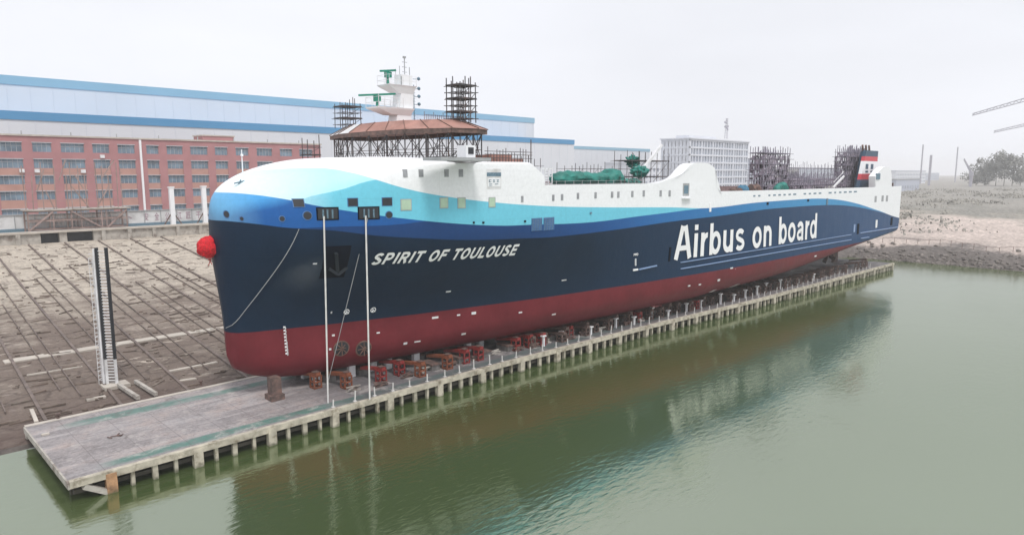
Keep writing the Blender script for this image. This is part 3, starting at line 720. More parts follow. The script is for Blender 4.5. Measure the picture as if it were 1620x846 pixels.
# anchor and pocket
x0, x1, z0, z1 = span(531, 414, 40, 50); f = patch(ship, 'anchor_pocket', M['navyd'], x0, x1, z0, z1, .02)  # flat patch; the recess shade is put into its near-black colour
q = hit(530, 400); q2 = hit(532, 432); b = MB(); yq = min(q.y, q2.y) - .3
b.bar((q.x, q.y - .2, q.z), (q2.x, q2.y - .25, q2.z), .28); b.bar((q2.x - .8, q2.y - .2, q2.z + .5), (q2.x, q2.y - .3, q2.z - .1), .25); b.bar((q2.x + .8, q2.y - .5, q2.z + .5), (q2.x, q2.y - .3, q2.z - .1), .25)
b.build('anchor', mat('anchor_grey', (.018, .024, .032), .7, spec=.2), f)
for x_, y_, r_ in ((540, 551, .78), (575, 551, .8)):
    f = disc(ship, 'bow_thruster', M['rustd'], x_, y_, r_, .03); disc(f, 'tunnel', M['dark'], x_, y_, r_ - .12, .05)
    q = hit(x_, y_); b = MB()
    for t in (0, .785, 1.57, 2.356): b.bar((q.x - .7 * math.cos(t), q.y - .12 + 0, q.z - .7 * math.sin(t)), (q.x + .7 * math.cos(t), q.y - .12, q.z + .7 * math.sin(t)), .07)
    b.build('grating', M['rustd'], f)
for x_, y_ in ((548, 493), (590, 490)):
    f = disc(ship, 'thruster_mark', M['letter'], x_, y_, .27, .04); disc(f, 'mark_centre', M['navy'], x_, y_, .19, .055)
    q = hit(x_, y_); b = MB(); b.bar((q.x - .18, q.y - .07, q.z - .18), (q.x + .18, q.y - .07, q.z + .18), .07); b.bar((q.x - .18, q.y - .07, q.z + .18), (q.x + .18, q.y - .07, q.z - .18), .07); b.build('cross', M['letter'], f)
# draught marks, load line and small white marks
b = MB()
for k in range(9):
    q = hit(450 + k * .45, 517 + k * 5.2); b.box(q.x - .12, q.x + .14, q.y - .06, q.y + .02, q.z - .08, q.z + .08); b.box(q.x + .05, q.x + .12, q.y - .06, q.y + .02, q.z - .2, q.z + .14)
b.build('draught_marks', M['letter'], ship)
for k, (x_, y_, w_, h_) in enumerate(((498, 417, 6, 2), (524, 494, 2, 3), (527, 530, 4, 3), (522, 552, 3, 3), (892, 443, 7, 1.6), (688, 502, 10, 3), (725, 498, 5, 2), (749, 495, 7, 4), (598, 526, 5, 2), (733, 528, 6, 2.5), (660, 540, 9, 2), (823, 494, 5, 2), (709, 461, 7, 2), (1157, 424, 4, 2), (1137, 443, 3, 3), (1162, 452, 3, 3), (1090, 452, 3, 2), (1107, 450, 3, 2), (1128, 460, 3, 2), (1290, 405, 3, 2), (876, 497, 5, 2), (641, 543, 5, 3))):
    x0, x1, z0, z1 = span(x_, y_, w_, h_); patch(ship, 'white_mark', M['whited'], x0, x1, z0, z1, .05)
b = MB(); q = hit(1163, 425); q2 = hit(1162, 453); b.bar((q.x, q.y - .05, q.z), (q2.x, q2.y - .06, q2.z), .07); b.build('draught_line', M['whited'], ship)
b = MB(); q = hit(1005, 409); q2 = hit(1005, 420); b.bar((q.x, q.y - .05, q.z), (q2.x, q2.y - .06, q2.z), .16)
q = hit(1005, 426.5); b.box(q.x - .5, q.x + .5, q.y - .1, q.y + .02, q.z - .12, q.z + .12); b.build('load_line_mark', M['letter'], ship)
for (a, c_, wd) in (((1076, 415), (1346, 371), .1), ((1076, 425), (1346, 379), .12), ((1010, 426), (1038, 420), .16), ((1360, 368.5), (1420, 359), .16), ((1361, 377), (1374, 375), .16)):
    m_ = M['navyl']; N = 10; onhull_line([(lerp(a[0], c_[0], k / N), lerp(a[1], c_[1], k / N)) for k in range(N + 1)], wd, ship, 'rubbing_strake', m_, .16)
for (x_, y_, h_, m_) in ((1059, 402, 22, 'navyd'), (1357, 362, 16, 'navyd'), (1351, 361, 12, 'navyl'), (1386, 354, 12, 'letter'), (1410, 350, 12, 'navyd'), (1123, 328, 14, 'letter'), (1308, 319, 10, 'grille'), (1278, 317, 3, 'navyd'), (1214, 322, 4, 'navyd'), (830, 350, 3, 'navyd'), (934, 337, 3, 'grille'), (749, 352, 3, 'navyd'), (764, 352, 3, 'navyd')):
    x0, x1, z0, z1 = span(x_, y_, 2.4, h_); patch(ship, 'side_fitting', M[m_], x0, x1, z0, z1, .1)
# bilge keels
for pts in ([(1030, 484), (1090, 477), (1155, 466)], [(1240, 444), (1265, 436), (1290, 425)]):
    b = MB(); P_ = [hit(*q) for q in pts]
    for a, c_ in zip(P_, P_[1:]): b.hexa([(a.x, a.y - .35, a.z - .12), (c_.x, c_.y - .35, c_.z - .12), (c_.x, c_.y + .1, c_.z + .0), (a.x, a.y + .1, a.z), (a.x, a.y - .35, a.z), (c_.x, c_.y - .35, c_.z), (c_.x, c_.y + .1, c_.z + .15), (a.x, a.y + .1, a.z + .15)])
    b.build('bilge_keel', mat('pale_red', (.38, .12, .13), .6), ship)  # paler red than the hull bottom
# skeg, rudder, propeller
b = MB(); b.prism([(100, YC - .6, 2.9), (138, YC - .6, 2.4), (142, YC - .6, 3.2), (146, YC - .6, 6.2), (100, YC - .6, 4.4)], (0, 1.2, 0)); b.build('skeg', M['redp'], ship)
for yy in (54, 66):
    b = MB(); b.prism([(150, yy - .2, 6.6), (153.5, yy - .2, 7.0), (153.5, yy - .2, 2.4), (151, yy - .2, 2.4)], (0, .4, 0)); b.build('rudder', M['trdk'], ship)
    b = MB(); b.tube((147.2, yy, 4.2), (149, yy, 4.2), .45, .3)
    for k in range(4):
        t = k * math.pi / 2 + .4; b.hexa([(148 + dx, yy + rr * math.cos(t) - ww * math.sin(t), 4.2 + rr * math.sin(t) + ww * math.cos(t)) for dx, rr, ww in ((-.1, .3, -.3), (.1, .3, .3), (.2, 1.7, .5), (-.2, 1.7, -.5), (0, .3, -.3), (.2, .3, .3), (.3, 1.7, .5), (-.1, 1.7, -.5))])
    b.build('propeller', M['trdk'], ship); b = MB(); b.bar((140, yy, 4.8), (147.3, yy, 4.2), .4); b.bar((144, yy, 6.4), (144.5, yy, 4.6), .3); b.build('propeller_shaft', M['trdk'], ship)

# lettering that follows the plating
def text_verts(txt, bold=.02, shear=0, space=1):
    cu = bpy.data.curves.new('t', 'FONT'); cu.body = txt; cu.size = 1; cu.offset = bold; cu.shear = shear; cu.space_character = space; cu.resolution_u = 4
    ob = bpy.data.objects.new('t', cu); col.objects.link(ob)
    dg = bpy.context.evaluated_depsgraph_get(); me = bpy.data.meshes.new_from_object(ob.evaluated_get(dg))
    bpy.data.objects.remove(ob); return me
def lettering(txt, name, parent, m, fn, bold=.02, shear=0, space=1, sub=0):
    """fn(u, v) maps the unit text (u 0..1 along, v 0..1 cap height) to a point; a thickness vector is (0,.06,0)"""
    me = text_verts(txt, bold, shear, space)
    xs0 = [v.co.x for v in me.vertices]; cap = .729 if True else 1
    x0, x1 = min(xs0), max(xs0)
    bm_ = bmesh.new(); bm_.from_mesh(me)
    if sub:
        bmesh.ops.subdivide_edges(bm_, edges=[e for e in bm_.edges if e.calc_length() > .2], cuts=2)
        bmesh.ops.triangulate(bm_, faces=bm_.faces); bmesh.ops.subdivide_edges(bm_, edges=bm_.edges, cuts=sub)
    for v in bm_.verts: v.co = fn((v.co.x - x0) / (x1 - x0), v.co.y / cap)
    b = MB(); b.bm.free(); b.bm = bm_
    r_ = bmesh.ops.extrude_face_region(bm_, geom=list(bm_.faces))
    for v in [q for q in r_['geom'] if isinstance(q, bmesh.types.BMVert)]: v.co.y += .04
    bpy.data.meshes.remove(me)
    return b.build(name, m, parent)
def hull_fn(p0, p1, h0, h1, off=.045):
    a, c_ = hit(*p0), hit(*p1)
    ha = hit(p0[0], p0[1] - h0).z - a.z; hc = hit(p1[0], p1[1] - h1).z - c_.z
    def f(u_, v_):
        x = lerp(a.x, c_.x, u_); z = lerp(a.z, c_.z, u_) + v_ * lerp(ha, hc, u_)
        return Vector((x, hull_y(x, z) - off, z))
    return f

# letters drawn as painted strokes in a bold grotesque, each letter a part
def arc(cx, cy, rx, ry, a0, a1, n=14): return [(cx + rx * math.cos(R(lerp(a0, a1, k / n))), cy + ry * math.sin(R(lerp(a0, a1, k / n)))) for k in range(n + 1)]
def glyph(ch):
    w_ = .15; x_ = .53; c_ = .72; h_ = w_ / 2
    ring_ = lambda cx: [(arc(cx, x_ / 2, .165, x_ / 2 - .055, 0, 360, 24), .13)]
    if ch == 'A': return .70, [([(.09, 0), (.30, c_)], .155), ([(.61, 0), (.40, c_)], .155), ([(.19, .24), (.51, .24)], .12), ([(.27, c_ - .06), (.43, c_ - .06)], .12)]
    if ch == 'i': return .27, [([(.135, 0), (.135, x_)], w_), ([(.135, .60), (.135, c_)], w_)]
    if ch == 'r': return .37, [([(.135, 0), (.135, x_)], w_), (arc(.32, .27, .17, .195, 165, 84, 8), .13)]
    if ch == 'b': return .59, [([(.135, 0), (.135, c_)], w_)] + [(arc(.325, x_ / 2, .165, x_ / 2 - .055, 0, 360, 24), .13)]
    if ch == 'd': return .59, [([(.455, 0), (.455, c_)], w_)] + [(arc(.265, x_ / 2, .165, x_ / 2 - .055, 0, 360, 24), .13)]
    if ch == 'o': return .59, [(arc(.295, x_ / 2, .185, x_ / 2 - .055, 0, 360, 26), .135)]
    if ch == 'n': return .59, [([(.135, 0), (.135, x_)], w_), (arc(.30, .30, .155, .165, 150, 0, 10) + [(.455, 0)], .145)]
    if ch == 'u': return .59, [([(.455, 0), (.455, x_)], w_), (arc(.29, .23, .155, .165, -30, -180, 10) + [(.135, x_)], .145)]
    if ch == 's': return .53, [(arc(.265, .375, .15, .10, 25, 265, 12) + arc(.265, .155, .16, .10, 80, -155, 12), .125)]
    if ch == 'a': return .56, [(arc(.27, .355, .15, .12, 165, 0, 9) + [(.42, .10), (.44, 0)], .14), (arc(.24, .165, .135, .105, 60, 300, 12), .12), ([(.27, .30), (.42, .31)], .10), ([(.27, .06), (.40, .10)], .09)]
    # capitals of the name
    t = .135
    if ch == 'S': return .62, [(arc(.30, .53, .19, .125, 20, 265, 12) + arc(.30, .20, .20, .135, 80, -160, 12), t)]
    if ch == 'P': return .62, [([(.12, 0), (.12, c_)], t), ([(.12, c_ - t / 2), (.34, c_ - t / 2)] + arc(.34, .49, .15, .16, 90, -90, 10) + [(.12, .33)], t)]
    if ch == 'R': return .66, [([(.12, 0), (.12, c_)], t), ([(.12, c_ - t / 2), (.36, c_ - t / 2)] + arc(.36, .50, .15, .15, 90, -90, 10) + [(.12, .35)], t), ([(.36, .34), (.54, 0)], t)]
    if ch == 'I': return .27, [([(.135, 0), (.135, c_)], t)]
    if ch == 'T': return .60, [([(.30, 0), (.30, c_)], t), ([(.02, c_ - t / 2), (.58, c_ - t / 2)], t)]
    if ch == 'O': return .70, [(arc(.35, .36, .235, .295, 0, 360, 28), t)]
    if ch == 'F': return .57, [([(.12, 0), (.12, c_)], t), ([(.12, c_ - t / 2), (.54, c_ - t / 2)], t), ([(.12, .37), (.48, .37)], t)]
    if ch == 'U': return .68, [([(.12, c_), (.12, .26)] + arc(.34, .27, .22, .205, 180, 360, 12) + [(.56, c_)], t)]
    if ch == 'L': return .55, [([(.12, 0), (.12, c_)], t), ([(.12, t / 2), (.52, t / 2)], t)]
    if ch == 'E': return .60, [([(.12, 0), (.12, c_)], t), ([(.12, c_ - t / 2), (.56, c_ - t / 2)], t), ([(.12, .37), (.52, .37)], t), ([(.12, t / 2), (.56, t / 2)], t)]
    return .30, []
def resample(P_, step):
    out_ = []
    for a, b_ in zip(P_, P_[1:]):
        N = max(1, int(math.dist(a, b_) / step))
        out_ += [(lerp(a[0], b_[0], k / N), lerp(a[1], b_[1], k / N)) for k in range(N)]
    return out_ + [P_[-1]]
def draw_word(txt, parent, m, fn, shear=0, space=0.0, bold=1.0):
    adv = 0; todo = []
    for ch in txt:
        w_, st_ = glyph(ch); todo.append((ch, adv, st_)); adv += w_ + space
    total = adv + shear * .72
    for ch, x0, st_ in todo:
        if not st_: continue
        b = MB(); lift = 0
        for path, wd in st_:
            wd *= bold; Q = resample(path, .09); closed = math.dist(path[0], path[-1]) < 1e-4; lift += .006
            L_, R_ = [], []
            for k in range(len(Q)):
                p0 = Q[k - 1] if k > 0 else (Q[-2] if closed else Q[k]); p1 = Q[k + 1] if k < len(Q) - 1 else (Q[1] if closed else Q[k])
                dx, dy = p1[0] - p0[0], p1[1] - p0[1]; d_ = math.hypot(dx, dy) or 1; nx_, ny_ = -dy / d_ * wd / 2, dx / d_ * wd / 2
                for S_, sg in ((L_, 1), (R_, -1)):
                    u_ = (x0 + Q[k][0] + sg * nx_); v_ = Q[k][1] + sg * ny_
                    u_ = (u_ + shear * v_) / total; q = fn(u_, v_ / .72); q.y -= lift; S_.append(b.bm.verts.new(q))
            for k in range(len(Q) - 1): b.bm.faces.new((L_[k], L_[k + 1], R_[k + 1], R_[k]))
        b.build('letter', m, parent)
draw_word('SPIRIT OF TOULOUSE', ship, M['letter'], hull_fn((584, 419), (818, 403), 17.5, 16.5, .05), .30, .05, 1.18)
draw_word('Airbus on board', ship, M['letter'], hull_fn((1064, 411.5), (1291, 376), 53, 39, .09), -.05, 0.0, .92)
lettering('FWD', 'mark_lettering', ship, M['letter'], hull_fn((1002, 405), (1009, 404), 4, 4, .05), .02)
for row, (txt, y_) in enumerate((('NO FIRE', 286.5), ('NO ENTRY', 291.8))):
    pass

# forward deckhouse fittings: casings of the port side that rise from the sheer line
def casing(pix, y0, depth, name, m=None):
    P_ = [ony(*q, 47.42) for q in pix]
    for _ in range(4): P_ = [ony(*q, hull_y(min(172, p_.x), 18.8)) for q, p_ in zip(pix, P_)]
    b = MB(); 
    A = [b.bm.verts.new((q.x, hull_y(q.x, min(q.z, ztop(q.x))) - .012, q.z)) for q in P_]; B2 = [b.bm.verts.new((q.x, hull_y(q.x, 18.8) + depth, q.z)) for q in P_]; N = len(A)
    for i in range(N): b.bm.faces.new((A[i], B2[i], B2[(i + 1) % N], A[(i + 1) % N]))
    for W in (A, B2[::-1]): bmesh.ops.triangulate(b.bm, faces=[b.bm.faces.new(W)], ngon_method='EAR_CLIP')
    bmesh.ops.recalc_face_normals(b.bm, faces=b.bm.faces)
    return b.build(name, m or M['white'], ship, smooth=28)
casing([(1040, 294), (1040, 290.5), (1061, 287.5), (1070, 283), (1077, 278), (1084, 269.5), (1090, 262.5), (1096, 258.8), (1104, 257.8), (1114, 257.8), (1121, 259), (1127, 262), (1131, 267), (1133.4, 275), (1134, 297), (1137, 301), (1142, 304), (1142, 310), (1100, 312), (1060, 305)], 47.40, 1.6, 'side_casing')
casing([(1385, 300), (1385, 279), (1390, 272), (1396, 265.5), (1401, 263.5), (1406, 264), (1409, 268), (1410.5, 275), (1411, 300)], 47.43, 1.3, 'stern_casing')
x0, x1 = onx(0, 0, 1).x, 0
q0, q1 = ony(1386, 284, 47.3), ony(1391, 276, 47.3); b = MB(); b.box(q0.x + .2, q1.x + .6, 47.25, 47.5, q0.z, q1.z + .2); b.build('casing_window', M['grille'], ship)
# wheelhouse: roof, fascia, trussed frame
wh = MB().box(40.6, 45.8, 51, 69, 22.1, 22.7).build('wheelhouse', M['trdk'], ship)
EV = [(41.2, 70.6), (39.6, 66), (39.4, 63.6), (39.2, 60), (39.6, 54), (41.6, 49.4), (44.2, 48.6), (46.3, 49.6), (47.2, 60), (46.3, 70.4), (43.4, 71.3)]
def inset(P_, k): cx, cy = 43.3, 60; return [(cx + (x - cx) * k, cy + (y - cy) * k) for x, y in P_]
b = MB(); lo, up = EV, inset(EV, .74)
A = [b.bm.verts.new((x, y, 25.6)) for x, y in lo]; B_ = [b.bm.verts.new((x, y, 26.55)) for x, y in up]
for i in range(len(A)): b.bm.faces.new((A[i], A[(i + 1) % len(A)], B_[(i + 1) % len(A)], B_[i]))
b.bm.faces.new(B_); b.bm.faces.new(A[::-1])
b.bm.faces.ensure_lookup_table()
for i in (0, 1, 10): b.bm.faces[i].material_index = 1
roof = b.build('roof', [M['rust'], M['whited']], wh)
b = MB()
for i in range(len(A_ := lo)):
    a0, a1 = lo[i], lo[(i + 1) % len(lo)]; b0, b1 = up[i], up[(i + 1) % len(lo)]
    L_ = math.dist(a0, a1); N = max(1, int(L_ / 2.2))
    for k in range(N):
        t = k / N; b.bar((lerp(a0[0], a1[0], t), lerp(a0[1], a1[1], t), 25.63), (lerp(b0[0], b1[0], t), lerp(b0[1], b1[1], t), 26.58), .05, .09)
b.build('roof_ribs', M['rustd'], roof)
b = MB(); ff = inset(EV, .985)
for i in range(len(ff)):
    a0, a1 = ff[i], ff[(i + 1) % len(ff)]; b.bar((*a0, 25.38), (*a1, 25.38), .12, .42)
b.build('fascia', M['trdk'], wh)
wallp = inset(EV, .93); b = MB(); bs = MB()
for i in range(len(wallp)):
    a0, a1 = Vector((*wallp[i], 0)), Vector((*wallp[(i + 1) % len(wallp)], 0)); L_ = (a1 - a0).length; N = max(1, round(L_ / 2.3))
    for k in range(N):
        p0, p1 = a0.lerp(a1, k / N), a0.lerp(a1, (k + 1) / N)
        Z0, Z1 = Vector((0, 0, 22.55)), Vector((0, 0, 25.2)); mdl = (p0 + p1) / 2 + Vector((0, 0, 23.9))
        b.bar(p0 + Z0, p0 + Z1, .09)
        for q in (p0 + Z0, p0 + Z1, p1 + Z0, p1 + Z1): b.bar(q, mdl, .06)
        b.bar(p0 + Vector((0, 0, 23.7)), p1 + Vector((0, 0, 23.7)), .05)
        b.bar((p0 + p1) / 2 + Z0, (p0 + p1) / 2 + Z1, .05)
        b.ball(mdl, .13, 1)
        for h_ in (22.9, 23.2) if p0.y < 60 else (): bs.bar(p0 + Vector((0, 0, h_)), p1 + Vector((0, 0, h_ + random.uniform(-.1, .1))), .05)
    b.bar(a0 + Vector((0, 0, 22.6)), a1 + Vector((0, 0, 22.6)), .14)
b.build('window_frame', M['scaf'], wh); bs.build('inner_rails', M['scaf'], wh)
b = MB()
for k in range(9):
    x, y = random.uniform(41, 46), random.uniform(51, 69); b.bar((x, y, 22.6), (x, y, 25.2), .06)
    if k % 2: b.bar((x, y, 23 + random.random()), (x + random.uniform(-3, 3), y + random.uniform(-3, 3), 24 + random.random()), .05)
b.build('inner_props', M['scaf'], wh)
# wing platform and white box at the port wing
b = MB(); q0 = ony(690, 248, 47.6); q1 = ony(765, 250, 47.6); b.box(q0.x, q1.x + .3, 46.9, 49.5, 22.55, 22.85); b.build('wing_platform', M['frame'], ship)
q = ony(740, 241, 48.5); b = MB(); b.box(q.x - .55, q.x + .6, 48.1, 49.4, 22.86, 24.0); f = b.build('wing_console', M['white'], ship)
b = MB(); b.box(q.x - .3, q.x + .35, 48.05, 48.12, 23.2, 23.8); b.build('console_window', M['dark'], f)

# mast with two radar platforms
def Y60(px, py): return ony(px, py, 60)
mast = MB()
def sect(cx, hw, hd, z): return [(cx - hw, 60 - hd, z), (cx + hw, 60 - hd, z), (cx + hw, 60 + hd, z), (cx - hw, 60 + hd, z)]
def loft(b, secs):
    rws = [[b.bm.verts.new(p_) for p_ in s_] for s_ in secs]
    for r0, r1 in zip(rws, rws[1:]):
        for i in range(len(r0)): b.bm.faces.new((r0[i], r0[(i + 1) % len(r0)], r1[(i + 1) % len(r0)], r1[i]))
    b.bm.faces.new(rws[0][::-1]); b.bm.faces.new(rws[-1]); return b
loft(mast, [sect(43.3, .95, .8, 26.5), sect(43.5, .85, .75, 28.0), sect(43.75, .85, .7, 28.1), sect(43.95, .8, .7, 30.2)])
ms = mast.build('mast', M['white'], ship)
b = MB(); loft(b, [sect(43.0, 1.2, .8, 27.4), sect(42.2, 2.2, 1.1, 27.95), sect(42.2, 2.3, 1.15, 28.1)]); b.build('lower_platform', M['white'], ms)
b = MB(); loft(b, [sect(43.8, .85, .7, 29.6), sect(43.1, 1.7, .95, 30.25), sect(43.1, 1.8, 1.05, 30.4)]); b.build('upper_platform', M['white'], ms)
b = MB(); b.box(43.2, 44.6, 59.4, 60.6, 30.4, 31.55); b.build('top_housing', M['white'], ms)
b = MB()
for (xa, xb, hd, z) in ((40.0, 43.0, 1.15, 28.1), (41.4, 44.8, 1.05, 30.4)):
    for zz in (z + .45, z + .95):
        for yy in (60 - hd, 60 + hd): b.bar((xa, yy, zz), (xb, yy, zz), .03)
        b.bar((xa, 60 - hd, zz), (xa, 60 + hd, zz), .03)
    for k in range(5):
        for yy in (60 - hd, 60 + hd): b.bar((lerp(xa, xb, k / 4), yy, z), (lerp(xa, xb, k / 4), yy, z + .95), .035)
b.build('railing', M['whited'], ms)
def radar(cx, z, ln, ped):
    r_ = MB(); r_.tube((cx, 60, z), (cx, 60, z + ped), .16, .13); r_.box(cx - .3, cx + .3, 59.75, 60.25, z + ped, z + ped + .55); r0 = r_.build('radar', M['teald'], ms)
    r_ = MB(); d = Vector((.6, -.8, .02)) * ln / 2; c0 = Vector((cx, 60, z + ped + .68)); r_.bar(c0 - d, c0 + d, .22, .18); r_.build('scanner', M['teald'], r0)
radar(40.6, 28.1, 3.9, .55); radar(42.0, 30.4, 1.7, .75)
b = MB()
for (x, y, z0, z1, w_) in ((44.1, 60, 31.5, 33.4, .07), (43.6, 60.2, 31.5, 32.5, .05), (44.5, 59.7, 31.5, 32.4, .06), (41.2, 59.2, 30.4, 31.5, .06), (43.0, 59.1, 30.4, 31.3, .08), (40.1, 59, 28.1, 29.3, .07), (43.3, 60.5, 31.5, 32.2, .04)): b.bar((x, y, z0), (x, y, z1), w_)
for z in (31.9, 32.4, 32.9): b.bar((43.8, 60, z), (44.4, 60, z), .05)
b.box(43.95, 44.25, 59.9, 60.1, 33.3, 33.5); b.build('antennas', M['frame'], ms)
b = MB()
for z in (31.2, 30.2, 29.4, 28.6): b.bar((44.7, 59.4, z), (45.3, 59.2, z), .05); b.ball((45.3, 59.2, z + .05), .2, 1)
b.bar((44.75, 59.35, 26.6), (44.75, 59.35, 30.6), .06)
for k in range(13): b.bar((44.6, 59.3, 26.8 + k * .3), (44.9, 59.3, 26.8 + k * .3), .03)
b.build('side_lamps', M['grille'], ms)
b = MB()
for k in range(22):
    t = k / 21; b.bar((lerp(41, 45.5, t), lerp(52.8, 52.4, t), 26.5), (lerp(41, 45.5, t), lerp(52.8, 52.4, t), 27.0 + .25 * (k % 5 == 0)), .035)
b.bar((41, 52.8, 26.95), (45.5, 52.4, 26.95), .03); b.build('roof_railing', M['rustd'], roof)

# name board shapes and deck gear along the weather deck
b = MB()
for k in range(40):
    x = 24 + k; 
# scaffolds (temporary, each a thing)
def scaffold(name, label, cx, cy, z0, sx, sy, hgt, nx, ny, lift=1.5, over=.5, m='scaf', th=.07, decks=True, group=None, braces=True, jag=.8):
    t = thing(name, label, 'scaffolding', (cx, cy, z0), group)
    b = MB(); xs_ = [cx - sx / 2 + sx * i / nx for i in range(nx + 1)]; ys_ = [cy - sy / 2 + sy * i / ny for i in range(ny + 1)]
    for x in xs_:
        for y in ys_: b.bar((x, y, z0), (x + random.uniform(-.05, .05), y, z0 + hgt + random.uniform(0, jag)), th)
    b.build('uprights', M[m], t)
    b = MB(); z = z0 + lift * .6
    lv = []
    while z < z0 + hgt:
        lv.append(z)
        for y in ys_: b.bar((cx - sx / 2 - over * random.random(), y, z), (cx + sx / 2 + over * random.random(), y, z), th * .8)
        for x in xs_: b.bar((x, cy - sy / 2 - over * random.random(), z), (x, cy + sy / 2 + over * random.random(), z), th * .8)
        z += lift
    if braces:
        for i in range(nx):
            for k in range(0, len(lv) - 1):
                if (i + k) % 2: b.bar((xs_[i], ys_[0], lv[k]), (xs_[i + 1], ys_[0], lv[k + 1]), th * .7)
    b.build('ledgers', M[m], t)
    if decks:
        b = MB()
        for z in lv[1::2]:
            b.box(cx - sx / 2 - .15, cx + sx / 2 + .15, cy - sy / 2, cy + sy / 2, z + .05, z + .13)
        b.build('planks', M[m], t)
    return t
scaffold('mast_scaffold', 'dark scaffold on the near end of the rusty wheelhouse roof', 44.6, 51.6, 26.3, 2.0, 2.0, 3.6, 3, 2, .62, .4, th=.075)
scaffold('mast_scaffold', 'dark scaffold on the far end of the rusty wheelhouse roof', 41.2, 66.6, 26.3, 1.9, 2.2, 2.5, 2, 2, .62, .4, th=.06)
t = scaffold('bow_scaffold', 'small dark scaffold left of the wheelhouse on the foredeck', 39.6, 72.0, 22.0, 1.5, 1.2, 3.0, 1, 1, .9, .5)
# rusty plating and scaffolds behind the wheelhouse
t = thing('deck_structure', 'low rusty deck structure with pipes just aft of the wheelhouse', 'deck structure', (47, 52, 22.5))
b = MB(); b.box(47.4, 52.0, 50.3, 57, 22.2, 22.9); b.box(47.8, 51, 51, 56, 22.9, 23.3); b.build('plating', M['rust'], t)
b = MB()
for k in range(15): x = 46.8 + k * .42; b.bar((x, 50.2, 22.4), (x, 50.2, 23.3 + random.random() * .8), .05)
for z in (22.95, 23.3, 23.6): b.bar((46.4, 50.2, z), (53.2, 50.2, z), .06)
b.bar((52.6, 49.8, 21.0), (52.6, 49.8, 24.9), .08); b.build('pipes', M['scaf'], t)
scaffold('deck_scaffold', 'sparse scaffold poles between wheelhouse and green tarpaulin', 55.5, 53.5, 19.6, 2, 3, 3.2, 2, 1, 1, .6, th=.05)
t = thing('access_ladder', 'white ladder frame standing left of the green tarpaulin', 'ladder', (55.5, 50.2, 19.2)); b = MB()
for x in (54.6, 55.2, 55.8, 56.4): b.bar((x, 50.2, 19.2), (x, 50.2, 22.0), .09)
for z in (20.3, 21.1, 21.9): b.bar((54.6, 50.2, z), (56.4, 50.2, z), .09)
b.build('rails', M['white'], t); b = MB()
for k in range(9): b.bar((55.2, 50.2, 19.5 + k * .3), (55.8, 50.2, 19.5 + k * .3), .05)
b.build('rungs', M['frame'], t)
# tarpaulin over the deck crane
b = MB()
N1, N2 = 46, 20; g = {}
for i in range(N1 + 1):
    t_ = i / N1; x = lerp(57.8, 70.2, t_)
    rr = (1.05 + .25 * math.sin(t_ * 9) * .5 + .35 * sstep((t_ - .72) / .15)) * (1 - (abs(t_ - .5) * 2) ** 8 * .45)
    if t_ in (0, 1): rr *= .5
    cz = 20.75 + .1 * math.sin(t_ * 5) + (.25 if t_ > .8 else 0)
    for j in range(N2):
        a = 2 * math.pi * j / N2; rj = rr * (1 + .22 * noise.noise(Vector((x * 1.3, math.cos(a) * 1.6, math.sin(a) * 1.6))) - .16 * abs(math.sin(x * 2.1 + a * .8)) ** 6)
        g[i, j] = b.bm.verts.new((x + .15 * noise.noise(Vector((x, a, 3))), 51.4 + rj * 1.15 * math.cos(a), cz + rj * .78 * math.sin(a)))
for i in range(N1):
    for j in range(N2): b.bm.faces.new((g[i, j], g[i + 1, j], g[i + 1, (j + 1) % N2], g[i, (j + 1) % N2]))
b.bm.faces.new([g[0, j] for j in range(N2)]); b.bm.faces.new([g[N1, j] for j in range(N2)][::-1])
t = thing('covered_crane', 'long deck crane wrapped in creased green tarpaulin on the ship deck', 'covered crane', (61, 50.6, 19.1))
b.build('tarpaulin', M['teal'], t, smooth=30)
b = MB()
for x in (58.5, 62, 65.5, 68.5): b.bar((x, 51, 19.1), (x, 51, 20.6), .25)
b.box(58, 69.5, 50.4, 52.2, 19.21, 19.6); b.build('cradle', M['trdk'], t)
b = MB()
for k in range(12): x = 56.4 + k * 1.45; b.bar((x, hull_y(x, 19) + .5, 19.15), (x, hull_y(x, 19) + .5, 20.6), .05)
for z in (20.25, 20.55): b.bar((55.5, hull_y(55.5, 19) + .5, z), (73, hull_y(73, 19) + .5, z), .035)
t = tag(b.build('deck_railing', M['frame']), 'thin grey railing in front of the green tarpaulin', 'railing')
scaffold('deck_scaffold', 'low scaffold platform behind the green tarpaulin', 70, 56, 19.1, 9, 3, 3.2, 6, 1, 1.1, .8, th=.05, decks=True)
scaffold('deck_scaffold', 'open scaffold right of the green tarpaulin', 70.5, 51, 19.1, 4.5, 2.5, 1.9, 5, 1, .7, .6, th=.05, decks=False)
scaffold('deck_scaffold', 'dark scaffold poles behind the white humped casing', 82, 56, 19.1, 9, 3, 4.8, 6, 1, 1.1, .8, th=.06)
t = thing('covered_davit', 'small crane with green wrapped winch and slanting white boom beside the humped casing', 'covered crane', (76.5, 52.5, 19.1)); b = MB()
b.ball((76.3, 52.5, 21.6), 1.05, 4, .5, (1.15, 1, .7)); b.ball((75.2, 52.8, 20.1), 1.0, 4, .5, (1.4, 1, .6)); b.build('tarpaulin', M['teal'], t, smooth=30)
b = MB(); b.bar((77, 52.4, 22.0), (80.6, 52.0, 25.2), .38, .3); b.build('boom', M['whited'], t); b = MB(); b.tube((76.6, 52.5, 19.1), (76.6, 52.5, 21.3), .3); b.build('pedestal', M['whited'], t)
b = MB(); b.ball((79.0, 55.5, 23.0), .75, 4, .9, (1.2, 1, .9)); tag(b.build('tarpaulin_bundle', M['teal']), 'dark green bundle tied to the scaffold behind the white boom', 'bundle')
